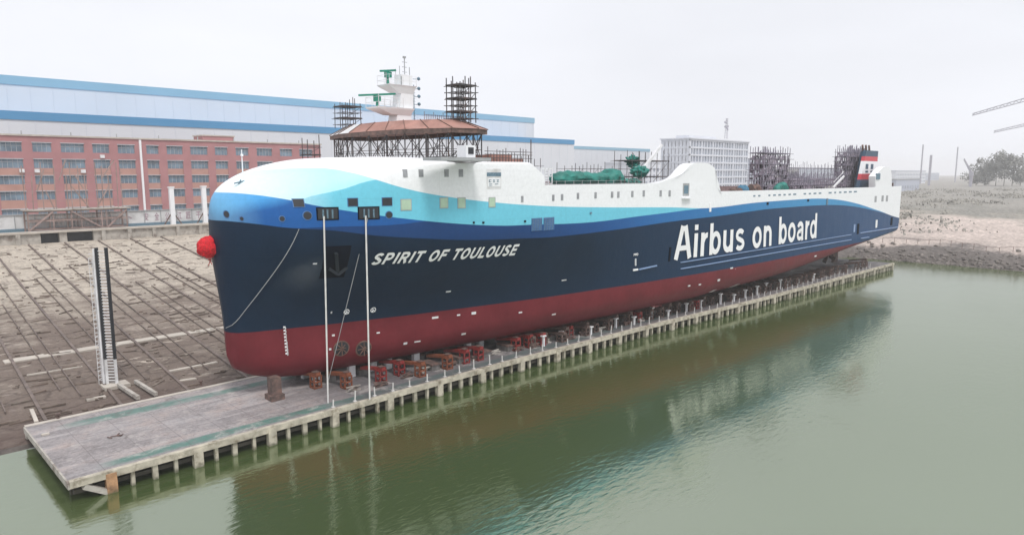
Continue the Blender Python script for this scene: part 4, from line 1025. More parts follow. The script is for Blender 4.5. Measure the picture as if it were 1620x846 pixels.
# aft deck: crates, netted casing, funnel
for (px, w_, m_, lb, cat, nm) in ((1150, 1.6, 'trdk', 'brown winch drum just aft of the humped casing', 'winch', 'deck_winch'), (1162, 3.0, 'blue', 'blue wrapped machine with spiky top aft of the humped casing', 'machine', 'wrapped_machine'), (1180, 3.5, 'trdk', 'row of dark deck fittings left of the netted scaffold tower', 'fittings', 'deck_fittings'), (1222, 2.4, 'teal', 'green wrapped winch at the foot of the netted scaffold tower', 'winch', 'wrapped_winch')):
    q = ony(px, 296, 52); b = MB(); x = q.x
    for k in range(5):
        xx = x - w_ / 2 + w_ * (k + .5) / 5; hh = random.uniform(1.1, 1.9) if m_ != 'teal' else 2.1 - .3 * abs(k - 2)
        b.ball((xx, 50.5 + random.uniform(-.3, .3), 17.9 + hh * .5), .5 * hh, 2, .3, (.55, .9, 1))
    b.box(x - w_ / 2, x + w_ / 2, 49.6, 51.4, 17.5, 17.95)
    tag(b.build(nm, M[m_], smooth=30), lb, cat)
def netted(cx, cy, sx, sy, z0, hgt, label, m='net'):
    t = scaffold('netted_scaffold', label, cx, cy, z0, sx, sy, hgt, max(3, int(sx / 1.0)), 3, .95, .9, th=.09, m='scafp', jag=1.2)
    b = MB(); k = 0
    N = 18
    for face in range(4):
        g = {}
        for i in range(N + 1):
            for j in range(N + 1):
                u_, v_ = i / N, j / N; hh = hgt * (.93 + .04 * noise.noise(Vector((u_ * 7, face, 0))))
                if face == 0: q = Vector((cx - sx / 2 + sx * u_, cy - sy / 2 + .08, z0 + hh * v_))
                elif face == 1: q = Vector((cx + sx / 2 - .08, cy - sy / 2 + sy * u_, z0 + hh * v_))
                elif face == 2: q = Vector((cx - sx / 2 + sx * u_, cy + sy / 2 - .08, z0 + hh * v_))
                else: q = Vector((cx - sx / 2 + .08, cy - sy / 2 + sy * u_, z0 + hh * v_))
                q += Vector((noise.noise(q * .8), noise.noise(q * .8 + Vector((5, 5, 5))), 0)) * .18
                g[i, j] = b.bm.verts.new(q)
        for i in range(N):
            for j in range(N):
                hsh = noise.noise(Vector((i * .45 + face * 20, j * .45, cx)))
                if hsh > -.02: continue
                b.bm.faces.new((g[i, j], g[i + 1, j], g[i + 1, j + 1], g[i, j + 1]))
    b.build('netting', M[m], t)
    return t
def netted_px(p0, p1, ptop, y, sy, label):
    qa, qb = ony(p0, ptop, y), ony(p1, ptop, y)
    return netted((qa.x + qb.x) / 2, y + sy / 2, qb.x - qa.x, sy, 17.6, (qa.z + qb.z) / 2 - 17.8, label)
netted_px(1210, 1250, 240, 53.5, 2.6, 'hazy netted scaffold tower standing amidships on the aft deck')
netted_px(1251, 1340, 279, 53, 2.2, 'long low dark netted scaffold between the two netted towers')
qa, qb = ony(1252, 262, 58), ony(1340, 262, 58)
scaffold('open_scaffold', 'long open scaffold rising behind the low netted one', (qa.x + qb.x) / 2, 59, 18, qb.x - qa.x, 2, 5.0, 16, 1, 1.2, .6, th=.06, m='scafp')
b = MB(); b.box(138, 147, 60.5, 62, 19, 22.6); tag(b.build('pale_deckhouse', M['whited']), 'pale deckhouse behind scaffold between the netted towers', 'deckhouse')
netted_px(1341, 1376, 236, 53.2, 2.4, 'netted scaffold tower around the funnel at the stern')
# stairway
b = MB(); a, c_ = ony(1318, 297, 50), ony(1335, 279, 50); b.bar(a, c_, .25, .35); b.bar(a + Vector((0, 0, 1)), c_ + Vector((0, 0, 1)), .07); tag(b.build('stairway', M['whited']), 'sloping stairway on the aft deck left of the funnel', 'stairway')
# the funnel
qa, qb = ony(1359, 296, 50.5), ony(1385, 296, 50.5); xb = qb.x
fz = [17.5, 19.4, 20.5, 24.0, 25.0, 26.4]; fm_ = ['fnavy', 'fred', 'white', 'fred', 'fnavy']
fn_ = thing('x', '', 'x') ; bpy.data.objects.remove(fn_)
fun = MB(); fun.prism([(qa.x + 1, 51.0, 17.5), (xb - .4, 51.0, 17.5), (xb - .6, 51.0, 26.0), (qa.x + 4, 51.0, 26.0)], (0, 1.0, 0)); funo = fun.build('funnel', M['fnavy'], ship)
zz = [ony(1372, q, 50.5).z for q in (297, 284, 275, 255, 247.5, 238)]
for k in range(5):
    za, zb = zz[k], zz[k + 1]
    xa0 = onxl = lerp(qa.x, qa.x + 3.0, (za - zz[0]) / (zz[5] - zz[0])); xa1 = lerp(qa.x, qa.x + 3.0, (zb - zz[0]) / (zz[5] - zz[0]))
    b = MB(); b.prism([(xa0, 50.5, za), (xb + .15, 50.5, za), (xb + .15, 50.5, zb), (xa1, 50.5, zb)], (0, .7, 0)); b.build(('navy', 'red', 'white', 'red', 'navy')[k] + '_band', M[fm_[k]], funo)
b = MB(); xm = (qa.x + xb) / 2 + .5
for dx in (-1.6, 1.6):
    b.box(xm + dx - .9, xm + dx + .5, 50.42, 50.5, zz[2] + 1.0, zz[3] - .6); b.box(xm + dx - .9, xm + dx + .6, 50.42, 50.5, zz[2] + .25, zz[2] + .65)
b.build('emblem', M['fnavy'], funo)
b = MB()
for dx in (1, 3, 5): b.tube((qa.x + dx + 3, 51.5, 26), (qa.x + dx + 2.4, 51.5, 27.3), .22, .2)
b.build('exhaust_pipe', M['rustd'], funo)
scaffold('stern_scaffold', 'pale thin scaffold rising above the stern casing', 170, 58, 18, 7, 5, 7, 4, 2, 1.5, .4, m='frame', th=.06, jag=.3)
b = MB()
for x in (166, 167.5, 169): b.tube((x, 48.6, 17.5), (x, 48.6, 19.2), .22, .22); 
b.box(165.4, 169.6, 48.3, 48.9, 17.5, 17.8); tag(b.build('mooring_bitts', M['trdk']), 'dark mooring bitts on the stern deck corner', 'bitts')
# bow deck gear
q = hit(377, 291); b = MB(); b.bar(q + Vector((-.4, -.1, .05)), q + Vector((.5, -.1, .25)), .1); b.bar(q + Vector((0, -.1, 0)), q + Vector((.2, -.1, .35)), .08); b.build('bow_fitting', M['grille'], ship)
q = ony(378, 274, 62); b = MB(); b.tube((27.6, 63, 21.0), (27.6, 63, 23.6), .07, .04, 8); b.box(27.5, 27.7, 62.9, 63.1, 23.0, 23.2); b.build('bow_staff', M['white'], ship)
# red ribbon ball in front of the stem
q = ony(330, 391, 60.5); b = MB(); b.ball(q, .95, 4, .16); bl = b.build('ribbon_ball', M['buoy'], smooth=60); tag(bl, 'big round ball of red ribbon hung in front of the bow', 'ribbon ball')
b = MB(); b.bar(q + Vector((.2, 0, .8)), (24.3, 60.2, q.z + 4.0), .03); b.ball(q + Vector((.05, 0, -1.08)), .16, 2, .3, (1, 1, .5)); b.bar(q + Vector((.05, 0, -1.2)), q + Vector((-.1, 0, -1.6)), .05); b.bar(q + Vector((.05, 0, -1.2)), q + Vector((.2, 0, -1.55)), .05); b.build('ribbon_tail', M['buoy'], bl)
# mooring ropes
for (a, c_, y_, lb) in (((511, 342), (519, 637), 0, 'thick pale mooring rope hanging from the left bow opening to the quay'), ((577, 341), (585, 632), 0, 'thick pale mooring rope hanging from the right bow opening to the quay')):
    A0 = hit(*a) + Vector((0, -.15, 0)); B0 = onz(*c_, QT)
    b = MB(); b.tube(A0, B0, .075, .075, 8); tag(b.build('mooring_rope', M['rope']), lb, 'rope')
A0 = hit(472, 362); B0 = hit(356, 518)
b = MB(); N = 20; pts = []
for k in range(N + 1):
    q = A0.lerp(B0, k / N); q.z -= 1.2 * math.sin(math.pi * k / N) * .5; q.y = min(q.y, hull_y(q.x, q.z) - .12); pts.append(q)
for a, c_ in zip(pts, pts[1:]): b.bar(a, c_, .05)
tag(b.build('thin_line', M['frame']), 'thin line running slantwise across the dark bow down to the stem', 'rope')
A0 = hit(580, 345) + Vector((0, -.2, 0)); B0 = onz(520, 600, QT + 1)
b = MB(); b.bar(A0, B0, .045); tag(b.build('thin_line', M['frame']), 'thin slanting line between the two thick mooring ropes', 'rope')

# ------------------------------------------------------------------ trestles and keel blocks under the ship
def trestle(label, m, group, hgt=1.75):
    t = thing('trestle', label, 'trestle', (0, 0, 0), group)
    b = MB()
    for x in (-.36, .36):
        for y in (-.36, .36): b.bar((x, y, 0), (x, y, hgt * .68), .12)
    for z in (.08, hgt * .36, hgt * .68):
        for s in (-.36, .36): b.bar((-.42, s, z), (.42, s, z), .11); b.bar((s, -.42, z), (s, .42, z), .11)
    b.build('frame', M[m], t)
    b = MB(); b.hexa([(-.26, -.5, hgt * .68 + .08), (.26, -.5, hgt * .68 + .08), (.05, 2.9, .75), (-.5, 2.9, .75), (-.26, -.5, hgt * .68 + .36), (.26, -.5, hgt * .68 + .36), (.05, 2.9, 1.05), (-.5, 2.9, 1.05)]); b.build('top_beam', M[m], t)
    b = MB(); b.box(-.3, .3, -.3, .3, hgt * .68 + .37, hgt * .9); b.build('timber', M['trdk'], t)
    return t
tr = {'red': trestle('bright red steel trestle under the forward port edge of the hull', 'trred', 'red trestles under the ship'),
      'orange': trestle('orange rusted steel trestle under the forward port edge of the hull', 'tror', 'orange trestles under the ship'),
      'dark': trestle('dark steel trestle in the shade under the hull', 'trdk', 'dark trestles under the ship')}
used = set()
spots = [(500, 612, 'orange'), (548, 612, 'orange'), (603, 603, 'red'), (632, 592, 'red'), (665, 594, 'orange'), (708, 582, 'orange'), (735, 573, 'red'), (757, 568, 'red'), (816, 553, 'red'), (836, 548, 'red'), (856, 545, 'red'), (893, 535, 'dark'), (925, 527, 'dark')]
for (px, py, kind) in spots:
    q = onz(px, py + 1, QT)
    if kind in used: t = copy_tree(tr[kind], q)
    else: t = tr[kind]; t.location = q; used.add(kind)
    t['label'] = {'orange': 'orange rusted trestle with openwork foot standing under the near bilge of the ship', 'red': 'red trestle with openwork foot standing under the near bilge of the ship', 'dark': 'dark trestle in the shade under the near bilge of the ship'}[kind]
for k in range(46):
    x = 56 + 2.25 * k; kind = 'dark' if k % 3 else ('red' if k < 20 and k % 2 else 'dark')
    if random.random() < .12: continue
    t = copy_tree(tr[kind], Vector((x, fy(x) + 2.0 + 1.0 * random.random(), QT))); t.scale = (.8 + .3 * random.random(),) * 2 + (.75 + .4 * random.random(),)
    t['label'] = {'red': 'red trestle with openwork foot standing under the near bilge of the ship', 'dark': 'dark trestle in the shade under the near bilge of the ship'}[kind]
q = onz(439, 633, QT); b = MB(); b.box(q.x - .4, q.x + .45, q.y, q.y + 1.0, QT, 3.55); b.box(q.x - .6, q.x + .65, q.y - .15, q.y + 1.2, QT + .004, QT + .5); tag(b.build('keel_block', M['trdk']), 'single dark brown steel block under the forefoot of the bow', 'block')
kb0 = MB().box(-.5, .5, -.9, .9, 0, .55).build('concrete_block', M['kblk']); 
kt = MB().box(-.55, .55, -1, 1, .553, .72).build('timber', M['trdk'], kb0)
i0 = True
for k in range(26):
    for row, yy in enumerate((54.2, 58.2, 62)):
        x = 31.5 + 3.6 * k + (1.2 if row == 1 else 0)
        if x < 41 and row == 0: continue
        if i0: o = kb0; o.location = (x, yy, QT); i0 = False
        else: o = copy_tree(kb0, (x, yy, QT))
        s_ = 1 if x < 92 else .98
        tag(o, 'grey concrete block with timber cap standing in the rows beneath the ship bottom', 'block', 'concrete blocks beneath the ship')
for k in range(18):
    x = 58 + 4.1 * k + random.uniform(-1, 1); y = fy(x) + 1.6 + random.random(); hh = random.uniform(.7, 1.6); b = MB(); b.box(x - .12, x + .12, y, y + .25, QT, QT + hh); b.box(x - .3, x + .3, y - .1, y + .35, QT + hh + .003, QT + hh + .15)
    tag(b.build('pale_stand', M['whited']), 'thin pale stand with flat cap among the dark trestles under the ship', 'stand', 'pale stands among the dark trestles')
for k, (px, py) in enumerate(((485, 590), (503, 597), (558, 588), (592, 578), (616, 575), (660, 568), (742, 548), (762, 541))):
    q = onz(px, py + 8, QT); b = MB(); b.box(q.x - .35, q.x + .35, q.y, q.y + .5, QT + .003, QT + 1.25)
    tag(b.build('pale_prop', M['whited']), 'pale box prop standing among the trestles under the forward bottom of the ship', 'prop', 'pale props among the trestles')

# ------------------------------------------------------------------ top of the slipway: retaining wall, hoarding, gantry
wall = thing('retaining_wall', 'low stained concrete retaining wall with dark bays at the head of the slipway', 'wall', (40, 154, 8))
b = MB()
segs = []; x = -10
dark = [(ony(64, 372, 154).x, ony(94, 372, 154).x), (ony(106, 372, 154).x, ony(148, 372, 154).x)]
edges = [-10, dark[0][0], dark[0][1], dark[1][0], dark[1][1], 190]
for a, c_ in ((edges[0], edges[1]), (edges[2], edges[3]), (edges[4], edges[5])): b.box(a, c_, 154, 155.2, 7.0, 10.1)
b.build('wall', M['conc'], wall)
b = MB(); b.box(-10, 190, 153.6, 155.6, 10.103, 10.45); b.build('coping', M['beam'], wall)
b = MB()
for a, c_ in dark: b.box(a, c_, 155.0, 155.15, 7.0, 10.1)
b.build('recess', M['dark'], wall)
b = MB()
for k in range(34):
    x = 24 + 4.7 * k
    if any(a - 1 < x < c_ + .2 for a, c_ in dark): continue
    b.box(x, x + .7, 153.5, 153.99, 7.0, 10.05)
b.build('buttress', M['conc'], wall)
b = MB(); b.box(-30, 190, 155.3, 179.6, 8.1, 10.0); struct(b.build('yard_pavement', M['conc']))
hd = thing('hoarding', 'dirty white hoarding with faded writing in front of the red building', 'hoarding', (60, 161, 10))
b = MB(); b.box(10, 130, 161, 161.2, 10.7, 13.3); b.build('panel', M['hoard'], hd)
b = MB(); b.box(10, 130, 160.9, 161.3, 10.003, 10.7); b.build('plinth', M['grille'], hd)
b = MB()
for k in range(36): b.box(12 + k * 3.3, 12.12 + k * 3.3, 160.85, 160.99, 10.7, 13.5)
b.box(10, 130, 160.8, 161.35, 13.303, 13.45); b.build('hoarding_posts', M['frame'], hd)
def wall_fn(px, wpx, y, z0, z1):
    a = ony(px - wpx / 2, 340, y).x; c_ = ony(px + wpx / 2, 340, y).x
    return lambda u_, v_: Vector((lerp(a, c_, u_), y, lerp(z0, z1, v_)))
for ch, px in (('卜', 205), ('安', 231), ('全', 248), ('公', 265), ('江', 284), ('匠', 298), ('干', 314)):
    lettering(ch, 'character', hd, M['ink'], wall_fn(px, 7, 160.95, 11.3, 12.6), .0)
def post(px, ztop_, label):
    q = ony(px, 352, 158); t = thing('steel_column', label, 'column', (q.x, 158, 10)); b = MB(); b.box(q.x - .45, q.x + .45, 157.6, 158.4, 10.0, ztop_); b.build('shaft', M['white'], t)
    b = MB(); b.box(q.x - .6, q.x + .6, 157.5, 158.5, ztop_ + .003, ztop_ + .25); b.build('cap', M['white'], t)
    b = MB()
    for s in (-1, 1): b.bar((q.x + s * 1.9, 158, 10.1), (q.x + s * .3, 158, 12.6), .2)
    b.build('brace', M['trdk'], t)
post(274, 18.2, 'tall white steel column with dark braces on the yard, left one of two'); post(325, 18.3, 'tall white steel column on the yard nearest the ship bow')
# gantry and scaffold on the wall at left
gt = thing('steel_gantry', 'brown lattice gantry with diagonal braces standing on the retaining wall at left', 'gantry', (35, 157, 10))
xa, xb_ = ony(44, 360, 157).x, ony(200, 360, 157).x; b = MB(); b2 = MB()
cols_ = [lerp(xa, xb_, t) for t in (0, .24, .42, .52, .73, .78, 1)]
for k, x in enumerate(cols_):
    for y in (156.2, 159.5): b.bar((x, y, 10.0), (x, y, 14.2), .16 if k % 2 else .24)
for z in (10.6, 12.3, 14.1):
    for y in (156.2, 159.5): b.bar((xa, y, z), (xb_, y, z), .22)
b.build('lower_frame', M['gant'], gt)
for (a, c_) in ((1, 0), (2, 4), (6, 5)): b2.bar((cols_[a], 156.0, 14.0), (cols_[c_], 156.0, 10.5), .3)
b2.build('brace', M['gant'], gt)
b = MB(); z = 10.9
while z < 14: b.bar((xa, 156.1, z), (xb_, 156.1, z), .05); z += .55
for k in range(25): x = lerp(xa, xb_, k / 24); b.bar((x, 156.1, 10.3), (x, 156.1, 14.2), .04)
b.build('mesh_rails', M['gant'], gt)
b = MB(); b.box(xa - .5, xb_ + .8, 155.8, 160, 14.25, 14.45); b.build('platform', M['conc'], gt)
b = MB()
for k, t in enumerate((.0, .07, .17, .29, .41, .45, .53, .6, .72, .77, .85, .93, .98)):
    x = lerp(xa, xb_, t); b.bar((x, 157, 14.4), (x + random.uniform(-.2, .2), 157, (22.8, 21, 23.5)[k % 3]), .15)
for z in (16, 17.8, 19.6, 21.4): b.bar((xa, 157, z), (xb_, 157, z), .06)
for (t0, z0, t1, z1) in ((.2, 22, .12, 18), (.42, 24, .34, 20), (.92, 24, .78, 20.5), (.45, 19, .62, 14.5), (.5, 21, .58, 18.2), (.85, 19, .7, 14.5), (.2, 18, .27, 14.5)): b.bar((lerp(xa, xb_, t0), 156.9, z0), (lerp(xa, xb_, t1), 156.9, z1), .2)
b.build('upper_poles', M['gant'], gt)

# ------------------------------------------------------------------ the red office building
RB = thing('red_building', 'long red brick office building with rows of strip windows behind the slipway', 'building', (60, 182, 10))
YB = 180
edges_px = [(-22, 0), None]
cols_x = [(14.0, 17.6), (19.8, 23.4), (26.2, 30.8), (32.7, 36.2), (38.0, 42.5), (44.2, 47.6), (49.4, 53.0), (55.6, 58.3), (60.2, 63.9), (65.8, 70.0), (71.9, 75.1), (77.3, 80.7), (83.0, 87.3), (89.6, 93.2), (95.4, 99.4)]
rows_z = [(25.95, 27.9), (22.45, 24.35), (18.98, 20.78), (15.58, 17.4), (12.0, 13.6)]
zt_, x0_, x1_ = 29.3, 10.0, 102.0
b = MB()
xsplit = [x0_] + [v for c_ in cols_x for v in c_] + [x1_]
for i in range(0, len(xsplit), 2): b.box(xsplit[i], xsplit[i + 1], YB, YB + .6, 9.9, zt_)       # piers
for (a, c_) in cols_x:
    zs_ = [9.9] + [v for r_ in rows_z[::-1] for v in r_] + [zt_]
    for i in range(0, len(zs_), 2):
        if i in (0, 10, 8): b.box(a, c_, YB, YB + .55, zs_[i], zs_[i + 1])
b.box(x0_, x1_, YB + .9, YB + 16, 9.9, zt_ - .8)
b.build('wall', M['brick'], RB)
for (a, c_) in cols_x:
    for (z0, z1) in ((13.6, 15.58), (17.4, 18.98), (20.78, 22.45)): MB().box(a + .003, c_ - .003, YB + .12, YB + .5, z0, z1).build('spandrel', M['brickd'], RB)
b = MB(); b.box(x0_ - .3, x1_ + .3, YB - .25, YB + 16.2, zt_ + .003, zt_ + .35); b.build('parapet', M['beam'], RB)
wproto = {}
for (a, c_) in cols_x:
    for (z0, z1) in rows_z:
        b = MB(); b.box(a, c_, YB + .3, YB + .34, z0, z1); wn = b.build('window', M['glass'], RB)
        b = MB(); N = max(3, round((c_ - a) / .9))
        for k in range(N + 1): x = lerp(a, c_, k / N); b.box(x - .03, x + .03, YB + .22, YB + .295, z0, z1)
        b.box(a, c_, YB + .22, YB + .29, z0 + 1.25, z0 + 1.32); b.box(a - .1, c_ + .1, YB - .12, YB + .2, z1 + .003, z1 + .16); b.build('window_frame', M['frame2'], wn)
b = MB(); q = ony(225, 270, YB - .4).x; b.box(q - .22, q + .22, YB - .45, YB - .03, 10, 29.2); b.build('downpipe', M['white'], RB)
b = MB()
for (px, pz) in ((34, 21.9), (58, 21.9), (131, 21.8), (163, 25.2)): q = ony(px, 268, YB).x; b.box(q - .45, q + .45, YB - .5, YB - .02, pz - .4, pz + .35)
b.build('air_conditioner', M['whited'], RB)
xa, xb_ = ony(320, 216, YB + 6).x, ony(370, 216, YB + 6).x; b = MB(); b.box(xa, xb_, YB + 6, YB + 12, zt_, 31.0); b.build('roof_house', M['brick'], RB)
b = MB(); b.box(xa - .2, xb_ + .2, YB + 5.8, YB + 12.2, 31.003, 31.3); b.build('roof_house_cap', M['beam'], RB)
b = MB()
for k in range(9): x = 22 + k * 9.3; b.tube((x, YB + 2, zt_), (x, YB + 2, zt_ + 1.2), .12)
b.build('roof_vent', M['frame'], RB)

# ------------------------------------------------------------------ factory halls
def hall(label, y, px_end, pz_top, band_h, m, x0, depth=45, extra=None):
    q = ony(px_end, pz_top, y); t = thing('factory_hall', label, 'factory hall', ((x0 + q.x) / 2, y + depth / 2, 8))
    zt = q.z; bh = band_h; b = MB(); b.box(x0, q.x, y, y + depth, 8, zt - bh); b.build('wall', M['metalw'], t)
    b = MB(); b.box(x0 - .2, q.x + .2, y - .25, y + depth + .2, zt - bh + .003, zt); b.build('roof_band', M[m], t)
    b = MB(); k = 0; x = x0
    while x < q.x: b.box(x, x + .15, y - .12, y - .003, 8, zt - bh); x += 6
    b.build('cladding_seam', M['office'], t)
    return t
hall('tallest pale factory hall with light blue roof band behind the red building', 260, 845, 187, 2.7, 'metalb2', -60)
hall('lower pale factory hall with strong blue roof band behind the red building', 225, 908, 221.5, 2.3, 'metalb', -60, 34.5)
hall('farthest low pale hall with thin grey blue band right of the blue banded halls', 300, 1028, 236, 2.0, 'metalb2', 300, 40)

# office block behind the ship
OX0, OY = 391, 230
q0 = ony(1092, 221, OY); q1 = ony(1185, 227, OY); OB = thing('office_block', 'pale multi storey office block with grid of windows standing behind the ship', 'building', ((q0.x + q1.x) / 2, OY + 30, 8))
xa, xb_, zt = q0.x, q1.x, q0.z
ya = onx(1046, 223, xa).y
b = MB(); b.box(xa + .6, xb_ - .6, OY + .6, ya - .6, 8, zt - .5); b.build('core_wall', M['officew'], OB)
b = MB()
nfl = 7; fh = (zt - 9) / nfl
for k in range(nfl + 1):
    z = 9 + k * fh; b.box(xa, xb_, OY, ya, z - .55, z + .55)
nc = 22
for k in range(nc + 1):
    x = lerp(xa, xb_ - 1, k / nc); b.box(x, x + (1.6 if k % 4 == 0 else .8), OY + .1, OY + .8, 8, zt)
for k in range(8):
    y = lerp(OY, ya - 3, k / 7); b.box(xa + .1, xa + .8, y, y + 3, 8, zt)
b.build('facade_grid', M['office'], OB)
b = MB(); b.box(xa - .8, xb_ + .8, OY - .8, ya + .8, zt + .56, zt + 1.3); b.box(xa + 8, xa + 44, OY + 6, ya - 6, zt + 1.3, zt + 3.3); b.build('roof', M['office'], OB)
# telecom mast on it
q = ony(1149, 216, OY + 12); t = thing('telecom_mast', 'lattice telecom mast with dishes on the roof of the pale office block', 'mast', (q.x, OY + 12, zt + 3.3)); b = MB(); h_ = ony(1149, 188, OY + 12).z
for k in range(3):
    a = k * 2.09; b.bar((q.x + 1.2 * math.cos(a), OY + 12 + 1.2 * math.sin(a), zt + 3.3), (q.x + .3 * math.cos(a), OY + 12 + .3 * math.sin(a), h_), .25)
z = zt + 4
while z < h_: b.box(q.x - 1, q.x + 1, OY + 11, OY + 13, z, z + .12); z += 1.2
b.build('lattice', M['crane'], t); b = MB()
for k in range(7): b.ball((q.x + random.uniform(-1.5, 1.5), OY + 12 + random.uniform(-1, 1), h_ - random.uniform(0, 8)), .8, 1)
b.build('dish', M['crane'], t)
def shed(px0, px1, py, y, label, m='yard', band=None):
    a, c_ = ony(px0, py, y), ony(px1, py, y); t = thing('distant_building', label, 'building', ((a.x + c_.x) / 2, y + 20, 8)); zt = max(a.z, 9.5)
    b = MB(); b.box(a.x, c_.x, y, y + 30, 6, zt); b.build('wall', M[m], t); b = MB(); b.box(a.x - .3, c_.x + .3, y - .3, y + 30.3, zt + .003, zt + .8); b.build('roof', M[band or 'office'], t)
    b = MB(); N = max(4, int((c_.x - a.x) / 6)); fl = max(1, int((zt - 9) / 4))
    for k in range(N):
        for f_ in range(fl): x = lerp(a.x, c_.x, (k + .3) / N); b.box(x, x + (c_.x - a.x) / N * .45, y - .1, y - .003, 10 + f_ * 4, 12.2 + f_ * 4)
    b.build('windows', M['officew'], t); return t
shed(1186, 1216, 252, 260, 'pale block just right of the gridded office block', 'yard')
shed(1020, 1044, 258, 240, 'small pale building left of the gridded office block', 'office')
shed(1255, 1330, 266, 330, 'low pale building behind the netted scaffolds')
shed(1418, 1465, 271, 240, 'low white shed with lilac roof right of the stern', 'metalw', 'yard')
shed(1418, 1455, 285, 150, 'low grey shed in front of the white shed right of the stern', 'yard', 'frame')
shed(1462, 1486, 274, 320, 'faint grey block beneath the chimney on the horizon')
# distant cranes and masts on the horizon
def mast_at(px, py0, py1, dist, label, w_=1.0, name='distant_mast'):
    d = ray(px, 273); d = d / Vector((d.x, d.y, 0)).length; q = Vector((d.x, d.y, 0)) * dist
    z1 = CAM_H + (273 - py1) * dist / 1080; b = MB(); b.bar((q.x, q.y, 7), (q.x, q.y, z1), w_, w_); b.bar((q.x - w_, q.y, z1 * .6 + 4), (q.x + w_, q.y, z1 * .6 + 4), w_ * .6)
    return tag(b.build(name, M['crane']), label, 'mast')
mast_at(1457, 0, 236, 900, 'thin mast right of the stern on the horizon', 1.2)
mast_at(1512, 0, 240, 1100, 'thin faint mast in the middle of the hazy horizon', 1.4)
mast_at(1471, 0, 250, 800, 'tapering grey chimney stack right of the stern', 1.8, 'chimney')
def jib(label, px_base, py_base, px_tip, py_tip, dist, tw=1.2):
    d = ray(px_base, 273); k = Vector((d.x, d.y, 0)).length; b0 = Vector((d.x, d.y, 0)) / k * dist; b0.z = 8
    top = b0.copy(); top.z = CAM_H + (273 - py_base) * dist / 1080
    d2 = ray(px_tip, py_tip); tip = O + d2 * (dist / Vector((d2.x, d2.y, 0)).length)
    t = thing('tower_crane', label, 'crane', b0); b = MB(); b.bar(b0, top, tw, tw); b.build('tower', M['crane'], t)
    b = MB(); N = 16; up = Vector((0, 0, 2.8))
    b.bar(top, tip, tw * .35); b.bar(top + up, tip + up * .4, tw * .35)
    for i in range(N): a = top.lerp(tip, i / N); c_ = top.lerp(tip, (i + .5) / N) + up * lerp(1, .4, (i + .5) / N); b.bar(a, c_, tw * .25); b.bar(c_, top.lerp(tip, (i + 1) / N), tw * .25)
    b.build('jib', M['crane'], t); b = MB(); b.box(top.x - 1.5, top.x + 1.5, top.y - 1.5, top.y + 1.5, top.z - 1, top.z + 2.5); b.build('cab', M['crane'], t); return t
jib('faint slewing crane with raised jib beside the trees on the horizon', 1537, 276, 1525, 253, 750, 2.2)
jib('tower crane whose long jib enters the picture high at the right edge', 1700, 170, 1538, 183, 520, 1.3)
jib('second tower crane with lower jib entering at the right edge', 1712, 202, 1572, 210, 620, 1.3)

# trees on the bank
def tree(px, py, dist, hgt, wid, label, n_=1500, seed=1):
    rnd = random.Random(seed); d = ray(px, 273); k = Vector((d.x, d.y, 0)).length; b0 = Vector((d.x, d.y, 0)) / k * dist; b0.z = ground_h(b0.x, b0.y) - .2
    t = thing('tree', label, 'tree', b0, 'hazy trees on the bank'); b = MB(); b.tube(b0, b0 + Vector((0, 0, hgt * .55)), .35, .15, 7)
    for i in range(7): a = rnd.random() * 6.28; b.tube(b0 + Vector((0, 0, hgt * (.25 + .05 * i))), b0 + Vector((math.cos(a) * wid * .3, math.sin(a) * wid * .3, hgt * (.5 + .06 * i))), .14, .04, 5)
    b.build('trunk', M['bark'], t); b = MB()
    cl = [(Vector((rnd.gauss(0, wid * .2), rnd.gauss(0, wid * .2), hgt * rnd.uniform(.35, .92))), rnd.uniform(.12, .24) * wid) for _ in range(13)]
    for i in range(n_):
        c_, r_ = rnd.choice(cl); v = Vector((rnd.gauss(0, 1), rnd.gauss(0, 1), rnd.gauss(0, .8))).normalized() * r_ * rnd.uniform(.5, 1.1); q = b0 + c_ + v
        s_ = rnd.uniform(.4, 1.05); a = Vector((rnd.gauss(0, 1), rnd.gauss(0, 1), rnd.gauss(0, 1))).normalized() * s_; e_ = a.orthogonal().normalized() * s_
        b.face([q - a, q + e_, q + a, q - e_])
    b.build('crown', M['leaf'], t)
for k, (px, dist, hgt, wid, lb) in enumerate(((1560, 820, 20, 23, 'smaller hazy tree at the left end of the clump'), (1577, 800, 28, 26, 'hazy tree left of the tallest one in the clump'), (1590, 790, 31, 27, 'tallest hazy tree in the middle of the clump'), (1603, 810, 27, 26, 'hazy tree right of the tallest one in the clump'), (1546, 840, 14, 22, 'low hazy bush left of the tree clump'), (1616, 830, 17, 23, 'hazy low tree at the right edge of the picture'))):
    tree(px, 0, dist, hgt, wid, lb, 1400, k)
# rocks along the shore, as ground cover
b = MB(); rnd = random.Random(5)
for k in range(900):
    y = rnd.uniform(-60, 62); sh_ = 184.5 + (48 - y) * .04; x = sh_ + abs(rnd.gauss(0, 5)) - .5; s_ = rnd.uniform(.15, .55)
    c0 = Vector((x, y, ground_h(x, y) + s_ * .1)); m_ = Matrix.Translation(c0) @ Matrix.Rotation(rnd.random() * 3, 4, (rnd.random(), rnd.random(), 1)) @ Matrix.Diagonal((s_ * 1.5, s_, s_ * .7, 1))
    bmesh.ops.create_icosphere(b.bm, subdivisions=1, radius=1, matrix=m_)
o = b.build('shore_stones', mat('shore_stone', (.20, .175, .16), .95, var=.4, vscale=.4)); o['kind'] = 'stuff'
